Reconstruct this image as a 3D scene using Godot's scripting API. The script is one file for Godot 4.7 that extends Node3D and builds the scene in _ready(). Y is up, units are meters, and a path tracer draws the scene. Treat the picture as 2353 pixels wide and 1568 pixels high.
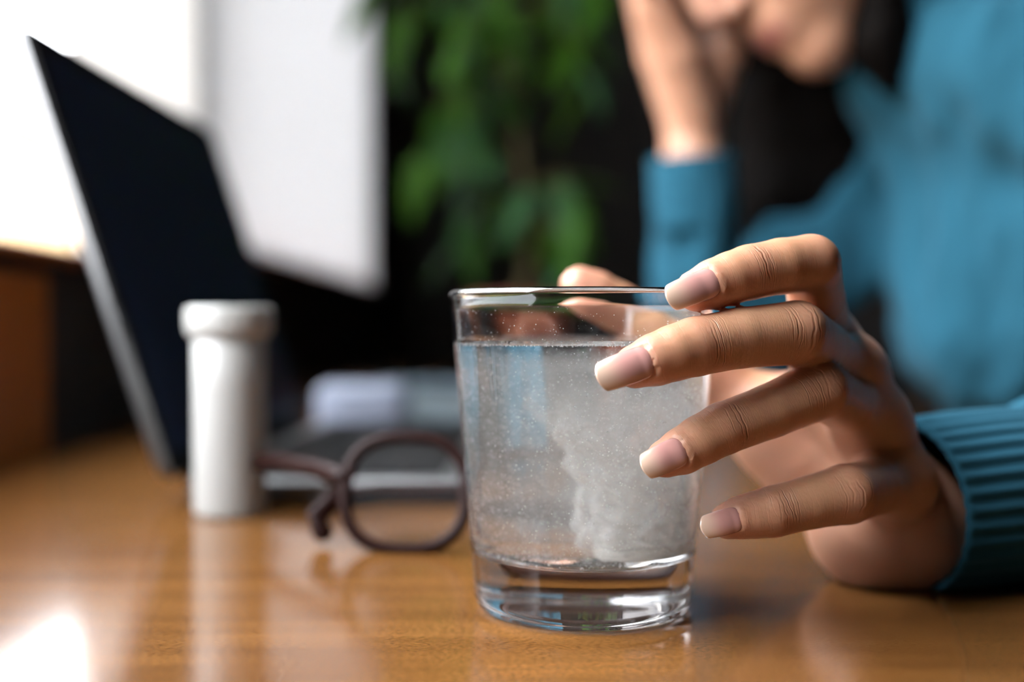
extends Node3D
# A woman with a headache holds a tumbler in which a tablet is dissolving; table by a window.
# Metres, y up, table top at TOP. The camera stands over the origin and looks along -z.

const TOP := 0.75
const EYE := 0.0898
const FOC := 2450.0
const PITCH := 0.01592
var rng := RandomNumberGenerator.new()
var M := {}
var tall := {}

# ---------------------------------------------------------------- helpers: places
func at(px: float, py: float, d: float) -> Vector3:
	var right := Vector3(1, 0, 0)
	var up := Vector3(0, cos(PITCH), -sin(PITCH))
	var fwd := Vector3(0, -sin(PITCH), -cos(PITCH))
	var v := right * ((px - 1176.5) / FOC) + up * ((784.0 - py) / FOC) + fwd
	return Vector3(0, TOP + EYE, 0) + v * (d / -v.z)

# ---------------------------------------------------------------- helpers: meshes
class MB:
	var v := PackedVector3Array()
	var uv := PackedVector2Array()
	var col := PackedColorArray()
	var idx := PackedInt32Array()
	func add(p: Vector3, t := Vector2.ZERO, c := Color.WHITE) -> int:
		v.append(p); uv.append(t); col.append(c)
		return v.size() - 1
	func tri(a: int, b: int, c: int) -> void:      # anticlockwise seen from outside
		idx.append(a); idx.append(c); idx.append(b)
	func quad(a: int, b: int, c: int, d: int) -> void:
		tri(a, b, c); tri(a, c, d)
	func flat(p: Array, t: Array = []) -> void:     # a face with corners of its own
		var k := []
		for i in p.size():
			k.append(add(p[i], t[i] if t.size() else Vector2(p[i].x, p[i].z)))
		for i in range(1, p.size() - 1):
			tri(k[0], k[i], k[i + 1])
	func normals() -> PackedVector3Array:
		var n := PackedVector3Array()
		n.resize(v.size())
		for i in range(0, idx.size(), 3):
			var a := idx[i]
			var b := idx[i + 1]
			var c := idx[i + 2]
			var f := (v[c] - v[a]).cross(v[b] - v[a])
			n[a] += f; n[b] += f; n[c] += f
		for i in n.size():
			n[i] = n[i].normalized() if n[i].length_squared() > 1e-30 else Vector3.UP
		return n
	func into(m: ArrayMesh, mat: Material, nor := PackedVector3Array()) -> ArrayMesh:
		var a := []
		a.resize(Mesh.ARRAY_MAX)
		a[Mesh.ARRAY_VERTEX] = v
		a[Mesh.ARRAY_NORMAL] = nor if nor.size() else normals()
		a[Mesh.ARRAY_TEX_UV] = uv
		a[Mesh.ARRAY_TEX_UV2] = uv
		a[Mesh.ARRAY_COLOR] = col
		a[Mesh.ARRAY_INDEX] = idx
		m.add_surface_from_arrays(Mesh.PRIMITIVE_TRIANGLES, a)
		m.surface_set_material(m.get_surface_count() - 1, mat)
		return m
	func mesh(mat: Material) -> ArrayMesh:
		return into(ArrayMesh.new(), mat)
	# a box with chamfered edges, turned by b
	func box(c: Vector3, s: Vector3, ch := 0.002, b := Basis()) -> void:
		var h := s * 0.5
		ch = minf(ch, minf(h.x, minf(h.y, h.z)) * 0.9)
		var q := func(sx: float, sy: float, sz: float, ax: int) -> Vector3:
			var p := Vector3(sx * (h.x - (0.0 if ax == 0 else ch)), sy * (h.y - (0.0 if ax == 1 else ch)), sz * (h.z - (0.0 if ax == 2 else ch)))
			return c + b * p
		for s1 in [-1.0, 1.0]:
			var o: Array = [q.call(s1, -1, -1, 0), q.call(s1, 1, -1, 0), q.call(s1, 1, 1, 0), q.call(s1, -1, 1, 0)]
			var tx := [Vector2(-h.z, -h.y), Vector2(-h.z, h.y), Vector2(h.z, h.y), Vector2(h.z, -h.y)]
			if s1 < 0: o.reverse(); tx.reverse()
			flat(o, tx)
			o = [q.call(-1, s1, -1, 1), q.call(-1, s1, 1, 1), q.call(1, s1, 1, 1), q.call(1, s1, -1, 1)]
			tx = [Vector2(-h.x, -h.z), Vector2(-h.x, h.z), Vector2(h.x, h.z), Vector2(h.x, -h.z)]
			if s1 < 0: o.reverse(); tx.reverse()
			flat(o, tx)
			o = [q.call(-1, -1, s1, 2), q.call(1, -1, s1, 2), q.call(1, 1, s1, 2), q.call(-1, 1, s1, 2)]
			tx = [Vector2(-h.x, -h.y), Vector2(h.x, -h.y), Vector2(h.x, h.y), Vector2(-h.x, h.y)]
			if s1 < 0: o.reverse(); tx.reverse()
			flat(o, tx)
			for s2 in [-1.0, 1.0]:
				o = [q.call(s1, s2, -1, 0), q.call(s1, s2, -1, 1), q.call(s1, s2, 1, 1), q.call(s1, s2, 1, 0)]
				if s1 * s2 < 0: o.reverse()
				flat(o)
				o = [q.call(s1, -1, s2, 2), q.call(s1, -1, s2, 0), q.call(s1, 1, s2, 0), q.call(s1, 1, s2, 2)]
				if s1 * s2 < 0: o.reverse()
				flat(o)
				o = [q.call(-1, s1, s2, 1), q.call(-1, s1, s2, 2), q.call(1, s1, s2, 2), q.call(1, s1, s2, 1)]
				if s1 * s2 < 0: o.reverse()
				flat(o)
				for s3 in [-1.0, 1.0]:
					o = [q.call(s1, s2, s3, 0), q.call(s1, s2, s3, 1), q.call(s1, s2, s3, 2)]
					if s1 * s2 * s3 < 0: o.reverse()
					flat(o)
	# a turned shape: profile of (radius, height) going up the outside
	func lathe(c: Vector3, prof: Array, seg := 48, flip := false, b := Basis()) -> void:
		var first := v.size()
		for i in prof.size():
			for k in seg + 1:
				var a := TAU * k / seg
				add(c + b * Vector3(prof[i].x * cos(a), prof[i].y, prof[i].x * sin(a)), Vector2(float(k) / seg, float(i) / prof.size()))
		for i in prof.size() - 1:
			for k in seg:
				var p := first + i * (seg + 1) + k
				var w := seg + 1
				if flip: quad(p, p + 1, p + w + 1, p + w)
				else: quad(p, p + w, p + w + 1, p + 1)
	# a round tube through points, with a radius for each, closed by round ends
	func tube(pts: Array, rad: Array, seg := 10, closed := false, flatten := Vector2.ONE, ref := Vector3.UP) -> void:
		var n := pts.size()
		var first := v.size()
		var rings := []
		var rr := []
		var tang := []
		for i in n:
			var t: Vector3
			if closed: t = (pts[(i + 1) % n] - pts[(i - 1 + n) % n]).normalized()
			else: t = (pts[mini(i + 1, n - 1)] - pts[maxi(i - 1, 0)]).normalized()
			if not closed and i == 0:
				for e in [0.05, 0.4, 0.8]:
					rings.append(pts[0] - t * rad[0] * sqrt(1.0 - e * e)); rr.append(rad[0] * e); tang.append(t)
			rings.append(pts[i]); rr.append(rad[i]); tang.append(t)
			if not closed and i == n - 1:
				for e in [0.8, 0.4, 0.05]:
					rings.append(pts[i] + t * rad[i] * sqrt(1.0 - e * e)); rr.append(rad[i] * e); tang.append(t)
		var side := Vector3.ZERO
		var m := rings.size()
		for i in m:
			var t: Vector3 = tang[i]
			if side == Vector3.ZERO:
				side = ref.cross(t)
				if side.length() < 0.05: side = Vector3(0.3, 0.1, 1).cross(t)
			side = (side - t * side.dot(t)).normalized()
			var up := t.cross(side)
			for k in seg:
				var a := TAU * k / seg
				add(rings[i] + side * (cos(a) * rr[i] * flatten.x) + up * (sin(a) * rr[i] * flatten.y), Vector2(float(k) / seg, float(i) / m))
		for i in (m if closed else m - 1):
			for k in seg:
				var p := first + i * seg
				var q := first + ((i + 1) % m) * seg
				quad(p + k, p + (k + 1) % seg, q + (k + 1) % seg, q + k)
		if not closed:
			for k in range(1, seg - 1):
				tri(first, first + k + 1, first + k)
				var l := first + (m - 1) * seg
				tri(l, l + k, l + k + 1)
	# a slab: rounded rectangle w x h in the plane of b.x and b.y, t thick along b.z, centred on c
	func slab(c: Vector3, w: float, h: float, t: float, r: float, b := Basis(), ch := 0.0008) -> void:
		var loop := []
		for q in 4:
			var o := Vector2((w / 2 - r) * (1 if q == 0 or q == 3 else -1), (h / 2 - r) * (1 if q < 2 else -1))
			for k in 7:
				var a := PI / 2 * (q + k / 6.0)
				loop.append([o, Vector2(cos(a), sin(a))])
		var rows := [[-t / 2, -ch], [-t / 2 + ch, 0.0], [t / 2 - ch, 0.0], [t / 2, -ch]]
		var n := loop.size()
		for j in 3:
			for k in n:
				var p := []
				for e in [[j, k], [j, (k + 1) % n], [j + 1, (k + 1) % n], [j + 1, k]]:
					var l: Array = loop[e[1]]
					var xy: Vector2 = l[0] + l[1] * (r + rows[e[0]][1])
					p.append(c + b * Vector3(xy.x, xy.y, rows[e[0]][0]))
				flat(p)
		for s in [0, 3]:
			var p := []
			var tx := []
			for k in n:
				var l: Array = loop[k if s == 3 else n - 1 - k]
				var xy: Vector2 = l[0] + l[1] * (r + rows[s][1])
				p.append(c + b * Vector3(xy.x, xy.y, rows[s][0])); tx.append(xy)
			flat(p, tx)

# ---------------------------------------------------------------- helpers: the tree of objects
func numbered(called: String) -> String:
	tall[called] = tall.get(called, -1) + 1
	return called if tall[called] == 0 else "%s_%03d" % [called, tall[called]]

func thing(called: String, label: String, category: String, base := Vector3.ZERO, group := "") -> Node3D:
	var o := Node3D.new()
	o.name = numbered(called)
	o.position = base
	add_child(o)
	o.set_meta("label", label)
	o.set_meta("category", category)
	if group: o.set_meta("group", group)
	return o

# a part whose mesh is given in world places; parent is a thing, or a part of a thing
func part(parent: Node3D, called: String, m: Mesh, label := "") -> MeshInstance3D:
	var o := MeshInstance3D.new()
	o.mesh = m
	o.cast_shadow = GeometryInstance3D.SHADOW_CASTING_SETTING_ON
	var k := 0
	var nm := called
	while parent.has_node(nm):
		k += 1
		nm = "%s_%03d" % [called, k]
	o.name = nm
	var from := parent.position
	if parent.get_parent() != self and parent != self: from += parent.get_parent().position
	o.position = -from
	parent.add_child(o)
	if label: o.set_meta("label", label)
	return o

func struct(called: String, m: Mesh) -> MeshInstance3D:
	var o := MeshInstance3D.new()
	o.name = called
	o.mesh = m
	add_child(o)
	o.set_meta("kind", "structure")
	return o

func mat(c: Color, rough := 0.6, spec := 0.5, metal := 0.0) -> StandardMaterial3D:
	var m := StandardMaterial3D.new()
	m.albedo_color = c
	m.roughness = rough
	m.metallic_specular = spec
	m.metallic = metal
	return m

func noise(freq: float, octaves := 3, kind := FastNoiseLite.TYPE_SIMPLEX_SMOOTH, sd := 3) -> FastNoiseLite:
	var n := FastNoiseLite.new()
	n.noise_type = kind
	n.frequency = freq
	n.fractal_octaves = octaves
	n.seed = sd
	return n

func noise_tex(n: FastNoiseLite, w: int, h: int, stops: Array) -> NoiseTexture2D:
	var t := NoiseTexture2D.new()
	t.width = w; t.height = h
	t.seamless = true
	t.noise = n
	var g := Gradient.new()
	g.offsets = PackedFloat32Array(stops.map(func(s): return s[0]))
	g.colors = PackedColorArray(stops.map(func(s): return s[1]))
	t.color_ramp = g
	return t

# ---------------------------------------------------------------- helpers: bodies as distance fields
class Field:
	var a := PackedVector3Array()
	var ba := PackedVector3Array()
	var inv := PackedFloat32Array()
	var ra := PackedFloat32Array()
	var dr := PackedFloat32Array()
	var grp := PackedInt32Array()
	var groups := 1
	var kin := PackedFloat32Array([0.004])
	var kout := 0.007
	var act := PackedInt32Array()
	var gd := PackedFloat32Array()
	func bone(p: Vector3, q: Vector3, r0: float, r1: float, g := 0) -> void:
		a.append(p); ba.append(q - p)
		inv.append(1.0 / maxf((q - p).length_squared(), 1e-12))
		ra.append(r0); dr.append(r1 - r0); grp.append(g)
		if g >= groups:
			groups = g + 1
		while kin.size() < groups: kin.append(kin[0])
	func one(i: int, p: Vector3) -> float:
		var pa := p - a[i]
		var t := clampf(pa.dot(ba[i]) * inv[i], 0.0, 1.0)
		return (pa - ba[i] * t).length() - (ra[i] + dr[i] * t)
	func prepare(c: Vector3, rad: float) -> float:
		var best := 1e9
		var ds := PackedFloat32Array()
		for i in a.size():
			var d := one(i, c)
			ds.append(d)
			best = minf(best, d)
		act.clear()
		var lim := best + 2.0 * rad + 0.03
		for i in a.size():
			if ds[i] < lim: act.append(i)
		return best
	func eval(p: Vector3) -> float:
		gd.resize(groups)
		gd.fill(1e3)
		for i in act:
			var pa := p - a[i]
			var t := clampf(pa.dot(ba[i]) * inv[i], 0.0, 1.0)
			var d := (pa - ba[i] * t).length() - (ra[i] + dr[i] * t)
			var g := grp[i]
			var e := gd[g]
			var k := kin[g]
			var h := k - absf(d - e)
			gd[g] = minf(d, e) - (h * h / k * 0.25 if h > 0.0 else 0.0)
		var base := gd[0]
		var m := base
		for g in range(1, groups):
			var h := kout - absf(gd[g] - base)
			m = minf(m, minf(gd[g], base) - (h * h / kout * 0.25 if h > 0.0 else 0.0))
		return m

# surface nets: one vertex in each cell that the surface crosses, one quad round each crossed edge
func net(f: Field, lo: Vector3, hi: Vector3, cell: float, sub := 4) -> MB:
	var nx := ceili((hi.x - lo.x) / (cell * sub))
	var ny := ceili((hi.y - lo.y) / (cell * sub))
	var nz := ceili((hi.z - lo.z) / (cell * sub))
	var sx := nx * sub + 1
	var sy := ny * sub + 1
	var sz := nz * sub + 1
	var val := PackedFloat32Array()
	val.resize(sx * sy * sz)
	val.fill(1e6)
	var ids := PackedInt32Array()
	ids.resize(sx * sy * sz)
	ids.fill(-1)
	var out := MB.new()
	var step := cell * sub
	var rad := step * 0.87
	var sxy := sx * sy
	var cells := PackedInt32Array()
	for bz in nz:
		for by in ny:
			for bx in nx:
				var c := lo + Vector3(bx + 0.5, by + 0.5, bz + 0.5) * step
				if absf(f.prepare(c, rad)) > rad + 0.012: continue
				if absf(f.eval(c)) > rad * 1.05: continue
				for z in range(bz * sub, bz * sub + sub + 1):
					for y in range(by * sub, by * sub + sub + 1):
						var row := z * sxy + y * sx
						for x in range(bx * sub, bx * sub + sub + 1):
							if val[row + x] > 1e5:
								val[row + x] = f.eval(lo + Vector3(x, y, z) * cell)
				for z in range(bz * sub, bz * sub + sub):
					for y in range(by * sub, by * sub + sub):
						for x in range(bx * sub, bx * sub + sub):
							cells.append(z * sxy + y * sx + x)
	var offs := [0, 1, sx, sx + 1, sxy, sxy + 1, sxy + sx, sxy + sx + 1]
	var cor := [Vector3(0, 0, 0), Vector3(1, 0, 0), Vector3(0, 1, 0), Vector3(1, 1, 0), Vector3(0, 0, 1), Vector3(1, 0, 1), Vector3(0, 1, 1), Vector3(1, 1, 1)]
	var edges := [[0, 1], [2, 3], [4, 5], [6, 7], [0, 2], [1, 3], [4, 6], [5, 7], [0, 4], [1, 5], [2, 6], [3, 7]]
	var d := PackedFloat32Array()
	d.resize(8)
	for c in cells:
		var neg := 0
		for k in 8:
			d[k] = val[c + offs[k]]
			if d[k] < 0.0: neg += 1
		if neg == 0 or neg == 8: continue
		var s := Vector3.ZERO
		var n := 0
		for e in edges:
			var p: float = d[e[0]]
			var q: float = d[e[1]]
			if (p < 0.0) != (q < 0.0):
				s += cor[e[0]].lerp(cor[e[1]], p / (p - q))
				n += 1
		var z := c / sxy
		var y := (c - z * sxy) / sx
		var x := c - z * sxy - y * sx
		ids[c] = out.add(lo + (Vector3(x, y, z) + s / n) * cell)
	var ax := [1, sx, sxy]
	for c in cells:
		if ids[c] < 0: continue
		var v0 := val[c]
		for k in 3:
			var v1 := val[c + ax[k]]
			if (v0 < 0.0) == (v1 < 0.0): continue
			var p: int = ax[(k + 1) % 3]
			var q: int = ax[(k + 2) % 3]
			if c - p - q < 0: continue
			var i0 := ids[c]
			var i1 := ids[c - p]
			var i2 := ids[c - p - q]
			var i3 := ids[c - q]
			if i1 < 0 or i2 < 0 or i3 < 0: continue
			if v0 < 0.0: out.quad(i0, i1, i2, i3)
			else: out.quad(i0, i3, i2, i1)
	return out

func join(to: MB, from: MB) -> void:
	var o := to.v.size()
	to.v.append_array(from.v); to.uv.append_array(from.uv); to.col.append_array(from.col)
	for i in from.idx: to.idx.append(i + o)

# ================================================================ the scene
func _ready() -> void:
	rng.seed = 11
	camera_and_light()
	materials()
	room()
	table()
	glass_of_water()
	person()
	tube()
	eyeglasses()
	laptop()
	things_behind()
	plant()

func camera_and_light() -> void:
	var cam := Camera3D.new()
	cam.name = "camera"
	add_child(cam)
	cam.position = Vector3(0, TOP + EYE, 0)
	cam.rotation.x = -PITCH
	var at_ := CameraAttributesPhysical.new()
	at_.frustum_focal_length = 12.0 / (784.0 / FOC)
	at_.frustum_focus_distance = 0.2985
	at_.frustum_near = 0.02
	at_.frustum_far = 200.0
	at_.exposure_aperture = 3.1
	cam.attributes = at_
	cam.current = true
	var e := Environment.new()
	e.background_mode = Environment.BG_SKY
	var s := ProceduralSkyMaterial.new()
	s.sky_top_color = Color(0.95, 0.97, 1.0)
	s.sky_horizon_color = Color(0.99, 0.99, 1.0)
	s.ground_bottom_color = Color(0.5, 0.47, 0.42)
	s.ground_horizon_color = Color(0.6, 0.57, 0.52)
	s.sky_energy_multiplier = 4.5
	s.ground_energy_multiplier = 1.0
	e.sky = Sky.new()
	e.sky.sky_material = s
	e.tonemap_mode = Environment.TONE_MAPPER_LINEAR
	e.tonemap_exposure = 1.0
	e.sdfgi_enabled = true
	e.ssao_enabled = true
	e.ssil_enabled = true
	var w := WorldEnvironment.new()
	w.name = "world"
	w.environment = e
	add_child(w)
	var sun := DirectionalLight3D.new()      # over the roof, on the house across the street
	sun.name = "sun"
	sun.light_color = Color(1.0, 0.86, 0.66)
	sun.light_energy = 1.3
	sun.light_angular_distance = 0.5
	sun.shadow_enabled = true
	sun.sky_mode = DirectionalLight3D.SKY_MODE_LIGHT_ONLY
	add_child(sun)
	sun.look_at_from_position(Vector3(10, 9, 2), Vector3(0, 0, 0))

func materials() -> void:
	M.charcoal = mat(Color(0.20, 0.19, 0.185), 0.9, 0.2)
	M.plaster = mat(Color(0.262, 0.253, 0.244), 0.9, 0.2)
	M.dim = mat(Color(0.174, 0.166, 0.157), 0.9, 0.2)
	M.ceiling = mat(Color(0.436, 0.427, 0.410), 0.9, 0.2)
	M.floor = mat(Color(0.22, 0.16, 0.11), 0.5, 0.4)
	M.whitewood = mat(Color(0.741, 0.732, 0.715), 0.45)
	M.orangewood = mat(Color(0.541, 0.288, 0.087), 0.45)
	M.darkwood = mat(Color(0.174, 0.105, 0.052), 0.5)
	M.pane = mat(Color(1, 1, 1, 0.01), 0.02)
	M.pane.transparency = BaseMaterial3D.TRANSPARENCY_ALPHA
	M.sheer = mat(Color(0.828, 0.837, 0.820), 0.9, 0.1)
	M.sheer.backlight_enabled = true
	M.sheer.backlight = Color(1, 1, 1)
	M.sheer.cull_mode = BaseMaterial3D.CULL_DISABLED
	M.blind = mat(Color(0.458, 0.525, 0.590), 0.9, 0.1)
	M.blind.backlight_enabled = true
	M.blind.backlight = Color(0.8, 0.8, 0.8)
	M.black = mat(Color(0.025, 0.025, 0.028), 0.6, 0.25)
	M.alu = mat(Color(0.436, 0.436, 0.436), 0.38, 0.5, 0.9)
	M.screen = mat(Color(0.14, 0.17, 0.25), 0.35, 0.12)
	M.white = mat(Color(0.621, 0.617, 0.597), 0.38)
	# table: warm brown veneer, grain along x
	var wd := mat(Color.WHITE, 0.15, 0.42)
	var n1 := noise(0.006, 4, FastNoiseLite.TYPE_SIMPLEX_SMOOTH, 5)
	wd.albedo_texture = noise_tex(n1, 1024, 1024, [[0.0, Color(0.349, 0.224, 0.105)], [0.45, Color(0.388, 0.255, 0.122)], [0.7, Color(0.410, 0.273, 0.133)], [1.0, Color(0.436, 0.292, 0.148)]])
	wd.uv1_scale = Vector3(1.2, 9.0, 1)
	wd.detail_enabled = true
	wd.detail_blend_mode = BaseMaterial3D.BLEND_MODE_MUL
	wd.detail_uv_layer = BaseMaterial3D.DETAIL_UV_2
	var n2 := noise(0.09, 3, FastNoiseLite.TYPE_SIMPLEX, 8)
	wd.detail_albedo = noise_tex(n2, 1024, 1024, [[0.0, Color(0.3, 0.25, 0.22)], [0.22, Color(0.62, 0.56, 0.52)], [0.42, Color(0.94, 0.93, 0.92)], [1.0, Color(1, 1, 1)]])
	wd.uv2_scale = Vector3(4.3, 16.0, 1)
	M.table = wd
	# glass and water: outer glass, glass against water, water against air
	M.glass = mat(Color(1, 1, 1, 0.0), 0.0)
	M.glass.refraction_enabled = true
	M.glass.refraction_scale = 0.05
	M.wet = mat(Color(1, 1, 1, 0.0), 0.0)
	M.wet.refraction_enabled = true
	M.wet.refraction_scale = 0.0128
	M.wet.cull_mode = BaseMaterial3D.CULL_DISABLED
	M.water = mat(Color(1, 1, 1, 0.0), 0.0)
	M.water.refraction_enabled = true
	M.water.refraction_scale = 0.0333
	M.milk = mat(Color(0.97, 0.98, 0.97, 1.0), 1.0, 0.0)
	M.milk.transparency = BaseMaterial3D.TRANSPARENCY_ALPHA
	M.milk.vertex_color_use_as_albedo = true
	M.milk.cull_mode = BaseMaterial3D.CULL_DISABLED
	M.milk.backlight_enabled = true
	M.milk.backlight = Color(1, 1, 1)
	M.plume = M.milk.duplicate()
	M.plume.backlight = Color(0.8, 0.8, 0.8)
	M.plume.albedo_color = Color(0.99, 0.99, 0.98)
	M.speck = mat(Color(0.95, 0.96, 0.96), 0.6, 0.5)
	M.tablet = mat(Color(0.93, 0.93, 0.9), 0.95, 0.1)
	# skin, nails, cloth, hair
	M.skin = mat(Color(1, 1, 1), 0.44, 0.45)
	M.skin.vertex_color_use_as_albedo = true
	M.skin.subsurf_scatter_enabled = true
	M.skin.subsurf_scatter_strength = 0.12
	M.skin.heightmap_enabled = true
	M.skin.heightmap_texture = skin_relief()
	M.skin.heightmap_scale = 0.036
	M.nail = mat(Color(1, 1, 1), 0.16, 0.55)
	M.nail.vertex_color_use_as_albedo = true
	M.nail.clearcoat_enabled = true
	M.nail.clearcoat = 1.0
	M.nail.clearcoat_roughness = 0.06
	M.teal = mat(Color(0.121, 0.280, 0.340), 0.95, 0.12)
	M.teal.rim_enabled = true
	M.teal.rim = 0.35
	M.teal.rim_tint = 0.6
	M.hair = mat(Color(0.028, 0.02, 0.016), 0.7, 0.15)
	M.leaf = []
	for c in [Color(0.19, 0.34, 0.075), Color(0.218, 0.375, 0.105), Color(0.235, 0.392, 0.253), Color(0.140, 0.288, 0.122)]:
		var l := mat(c, 0.5, 0.3)
		l.backlight_enabled = true
		l.backlight = Color(0.3, 0.45, 0.1)
		l.cull_mode = BaseMaterial3D.CULL_DISABLED
		M.leaf.append(l)
	M.stem = mat(Color(0.3, 0.27, 0.13), 0.8)
	M.pot = mat(Color(0.5, 0.25, 0.15), 0.7)
	M.soil = mat(Color(0.06, 0.04, 0.03), 1.0)
	M.tortoise = mat(Color(0.105, 0.04, 0.028), 0.45, 0.2)
	M.lens = mat(Color(1, 1, 1, 0.005), 0.02, 0.25)
	M.lens.transparency = BaseMaterial3D.TRANSPARENCY_ALPHA
	M.facade = mat(Color(0.558, 0.471, 0.349), 0.9, 0.2)
	M.ground = mat(Color(0.392, 0.349, 0.296), 0.9, 0.2)
	M.denim = mat(Color(0.06, 0.08, 0.13), 0.9, 0.2)
	M.book = mat(Color(0.314, 0.375, 0.410), 0.6)

# ---------------------------------------------------------------- the setting
func span(st: MB, lo: Vector3, hi: Vector3) -> void:
	st.box((lo + hi) / 2, hi - lo, 0.001)

func room() -> void:
	var lx := -0.365                     # inner face of the wall with the windows; the table stands against it
	var back := -3.3
	var st := MB.new()
	span(st, Vector3(lx, -0.2, back - 0.2), Vector3(3.2, 0, 1.8))
	struct("floor", st.mesh(M.floor))
	st = MB.new()
	span(st, Vector3(lx - 0.12, 2.6, back - 0.2), Vector3(3.2, 2.8, 1.8))
	struct("ceiling", st.mesh(M.ceiling))
	st = MB.new()
	span(st, Vector3(lx, 0, back - 0.2), Vector3(3.0, 2.6, back))
	struct("wall_back", st.mesh(M.charcoal))
	st = MB.new()
	span(st, Vector3(3.0, 0, back - 0.2), Vector3(3.2, 2.6, 1.8))
	struct("wall_right", st.mesh(M.dim))
	st = MB.new()
	span(st, Vector3(lx, 0, 1.6), Vector3(3.0, 2.6, 1.8))
	struct("wall_front", st.mesh(M.plaster))
	# the wall with two windows
	var s1 := TOP + 0.139
	var s2 := TOP + 0.176
	var topw := 2.4
	var far := -2.68
	st = MB.new()
	span(st, Vector3(lx - 0.12, -0.3, back - 0.2), Vector3(lx, s1, 1.8))
	span(st, Vector3(lx - 0.12, topw, back - 0.2), Vector3(lx, 2.6, 1.8))
	span(st, Vector3(lx - 0.12, s1, 0.12), Vector3(lx, topw, 1.8))
	span(st, Vector3(lx - 0.12, s1, -1.23), Vector3(lx, topw, -1.18))
	span(st, Vector3(lx - 0.12, s1, back - 0.2), Vector3(lx, topw, far))
	span(st, Vector3(lx - 0.12, s1, far), Vector3(lx, s2, -1.23))
	struct("wall_left", st.mesh(M.charcoal))
	# wooden boarding on the near part of the wall, below the window
	st = MB.new()
	st.box(Vector3(lx + 0.007, (s1 - 0.012) / 2, 0.49), Vector3(0.014, s1 - 0.012, 2.6), 0.003)
	struct("trim_1", st.mesh(M.orangewood))
	for w in [[-1.18, 0.12, s1, "window_1"], [far, -1.23, s2, "window_2"]]:
		var root := Node3D.new()
		root.name = w[3]
		add_child(root)
		root.set_meta("kind", "structure")
		root.position = Vector3(lx - 0.1, w[2], (w[0] + w[1]) / 2)
		st = MB.new()
		var z0: float = w[0]
		var z1: float = w[1]
		var y0: float = w[2]
		span(st, Vector3(lx - 0.10, y0, z0), Vector3(lx - 0.07, y0 + 0.012, z1))
		span(st, Vector3(lx - 0.10, topw - 0.03, z0), Vector3(lx - 0.07, topw, z1))
		for z in [z0, z1 - 0.025]:
			span(st, Vector3(lx - 0.10, y0 + 0.012, z), Vector3(lx - 0.07, topw - 0.03, z + 0.025))
		part(root, "window_frame", st.mesh(M.whitewood))
		st = MB.new()
		span(st, Vector3(lx - 0.087, y0 + 0.012, z0 + 0.025), Vector3(lx - 0.083, topw - 0.03, z1 - 0.025))
		part(root, "pane", st.mesh(M.pane))
		st = MB.new()
		st.box(Vector3(lx - 0.02, y0 + 0.004, (z0 + z1) / 2), Vector3(0.098, 0.008, z1 - z0 - 0.002), 0.002)
		part(root, "window_sill", st.mesh(M.orangewood))
	# outside: ground and the house across
	st = MB.new()
	span(st, Vector3(-30, -0.6, -40), Vector3(lx - 0.13, -0.5, 25))
	struct("ground", st.mesh(M.ground))
	var h := thing("house", "sunlit cream house front seen blown out through the left window", "house", Vector3(-8.5, -0.5, -14))
	st = MB.new()
	span(st, Vector3(-11.5, -0.5, -36), Vector3(-8, 4.1, 6))
	part(h, "wall", st.mesh(M.facade))
	st = MB.new()
	span(st, Vector3(-11.8, 4.1, -36.3), Vector3(-7.8, 4.2, 6.3))
	part(h, "roof", st.mesh(M.ground))
	# sheer curtain at the far side of the first window
	st = MB.new()
	var n := 72
	for k in n + 1:
		var z := lerpf(-0.83, -1.175, float(k) / n)
		var off := 0.006 * sin(k * 0.55) + 0.003 * sin(k * 0.23 + 1.0)
		for y in [s1 + 0.02, 2.42]:
			for t in [0.0006, -0.0006]:
				st.add(Vector3(lx + 0.02 + off + t, y, z))
	for k in n:
		var p := k * 4
		st.quad(p, p + 4, p + 6, p + 2)
		st.quad(p + 5, p + 1, p + 3, p + 7)
	var c := thing("sheer_curtain", "sheer white curtain gathered at the far edge of the bright window", "curtain", Vector3(lx + 0.02, s1 + 0.02, -1.06))
	part(c, "curtain_fabric", st.mesh(M.sheer))
	st = MB.new()
	st.tube([Vector3(lx + 0.02, 2.43, 0.15), Vector3(lx + 0.02, 2.43, -1.18)], [0.008, 0.008], 12)
	part(c, "curtain_rod", st.mesh(M.alu))
	# roller blind on the second window
	var mid := (far - 1.21) / 2
	var wide := -far - 1.21 + 0.04
	var b := thing("roller_blind", "pale grey roller blind drawn down behind the laptop", "blind", Vector3(lx + 0.02, s2 + 0.01, mid))
	st = MB.new()
	st.box(Vector3(lx + 0.012, (s2 + 0.015 + 2.41) / 2, mid), Vector3(0.002, 2.41 - s2 - 0.015, wide), 0.0005)
	part(b, "blind_fabric", st.mesh(M.blind))
	st = MB.new()
	st.box(Vector3(lx + 0.012, s2 + 0.010, mid), Vector3(0.010, 0.016, wide), 0.003)
	part(b, "bottom_rail", st.mesh(M.blind))
	st = MB.new()
	st.tube([Vector3(lx + 0.035, 2.44, -1.24), Vector3(lx + 0.035, 2.44, far - 0.02)], [0.03, 0.03], 16)
	part(b, "roller", st.mesh(M.whitewood))

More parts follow.
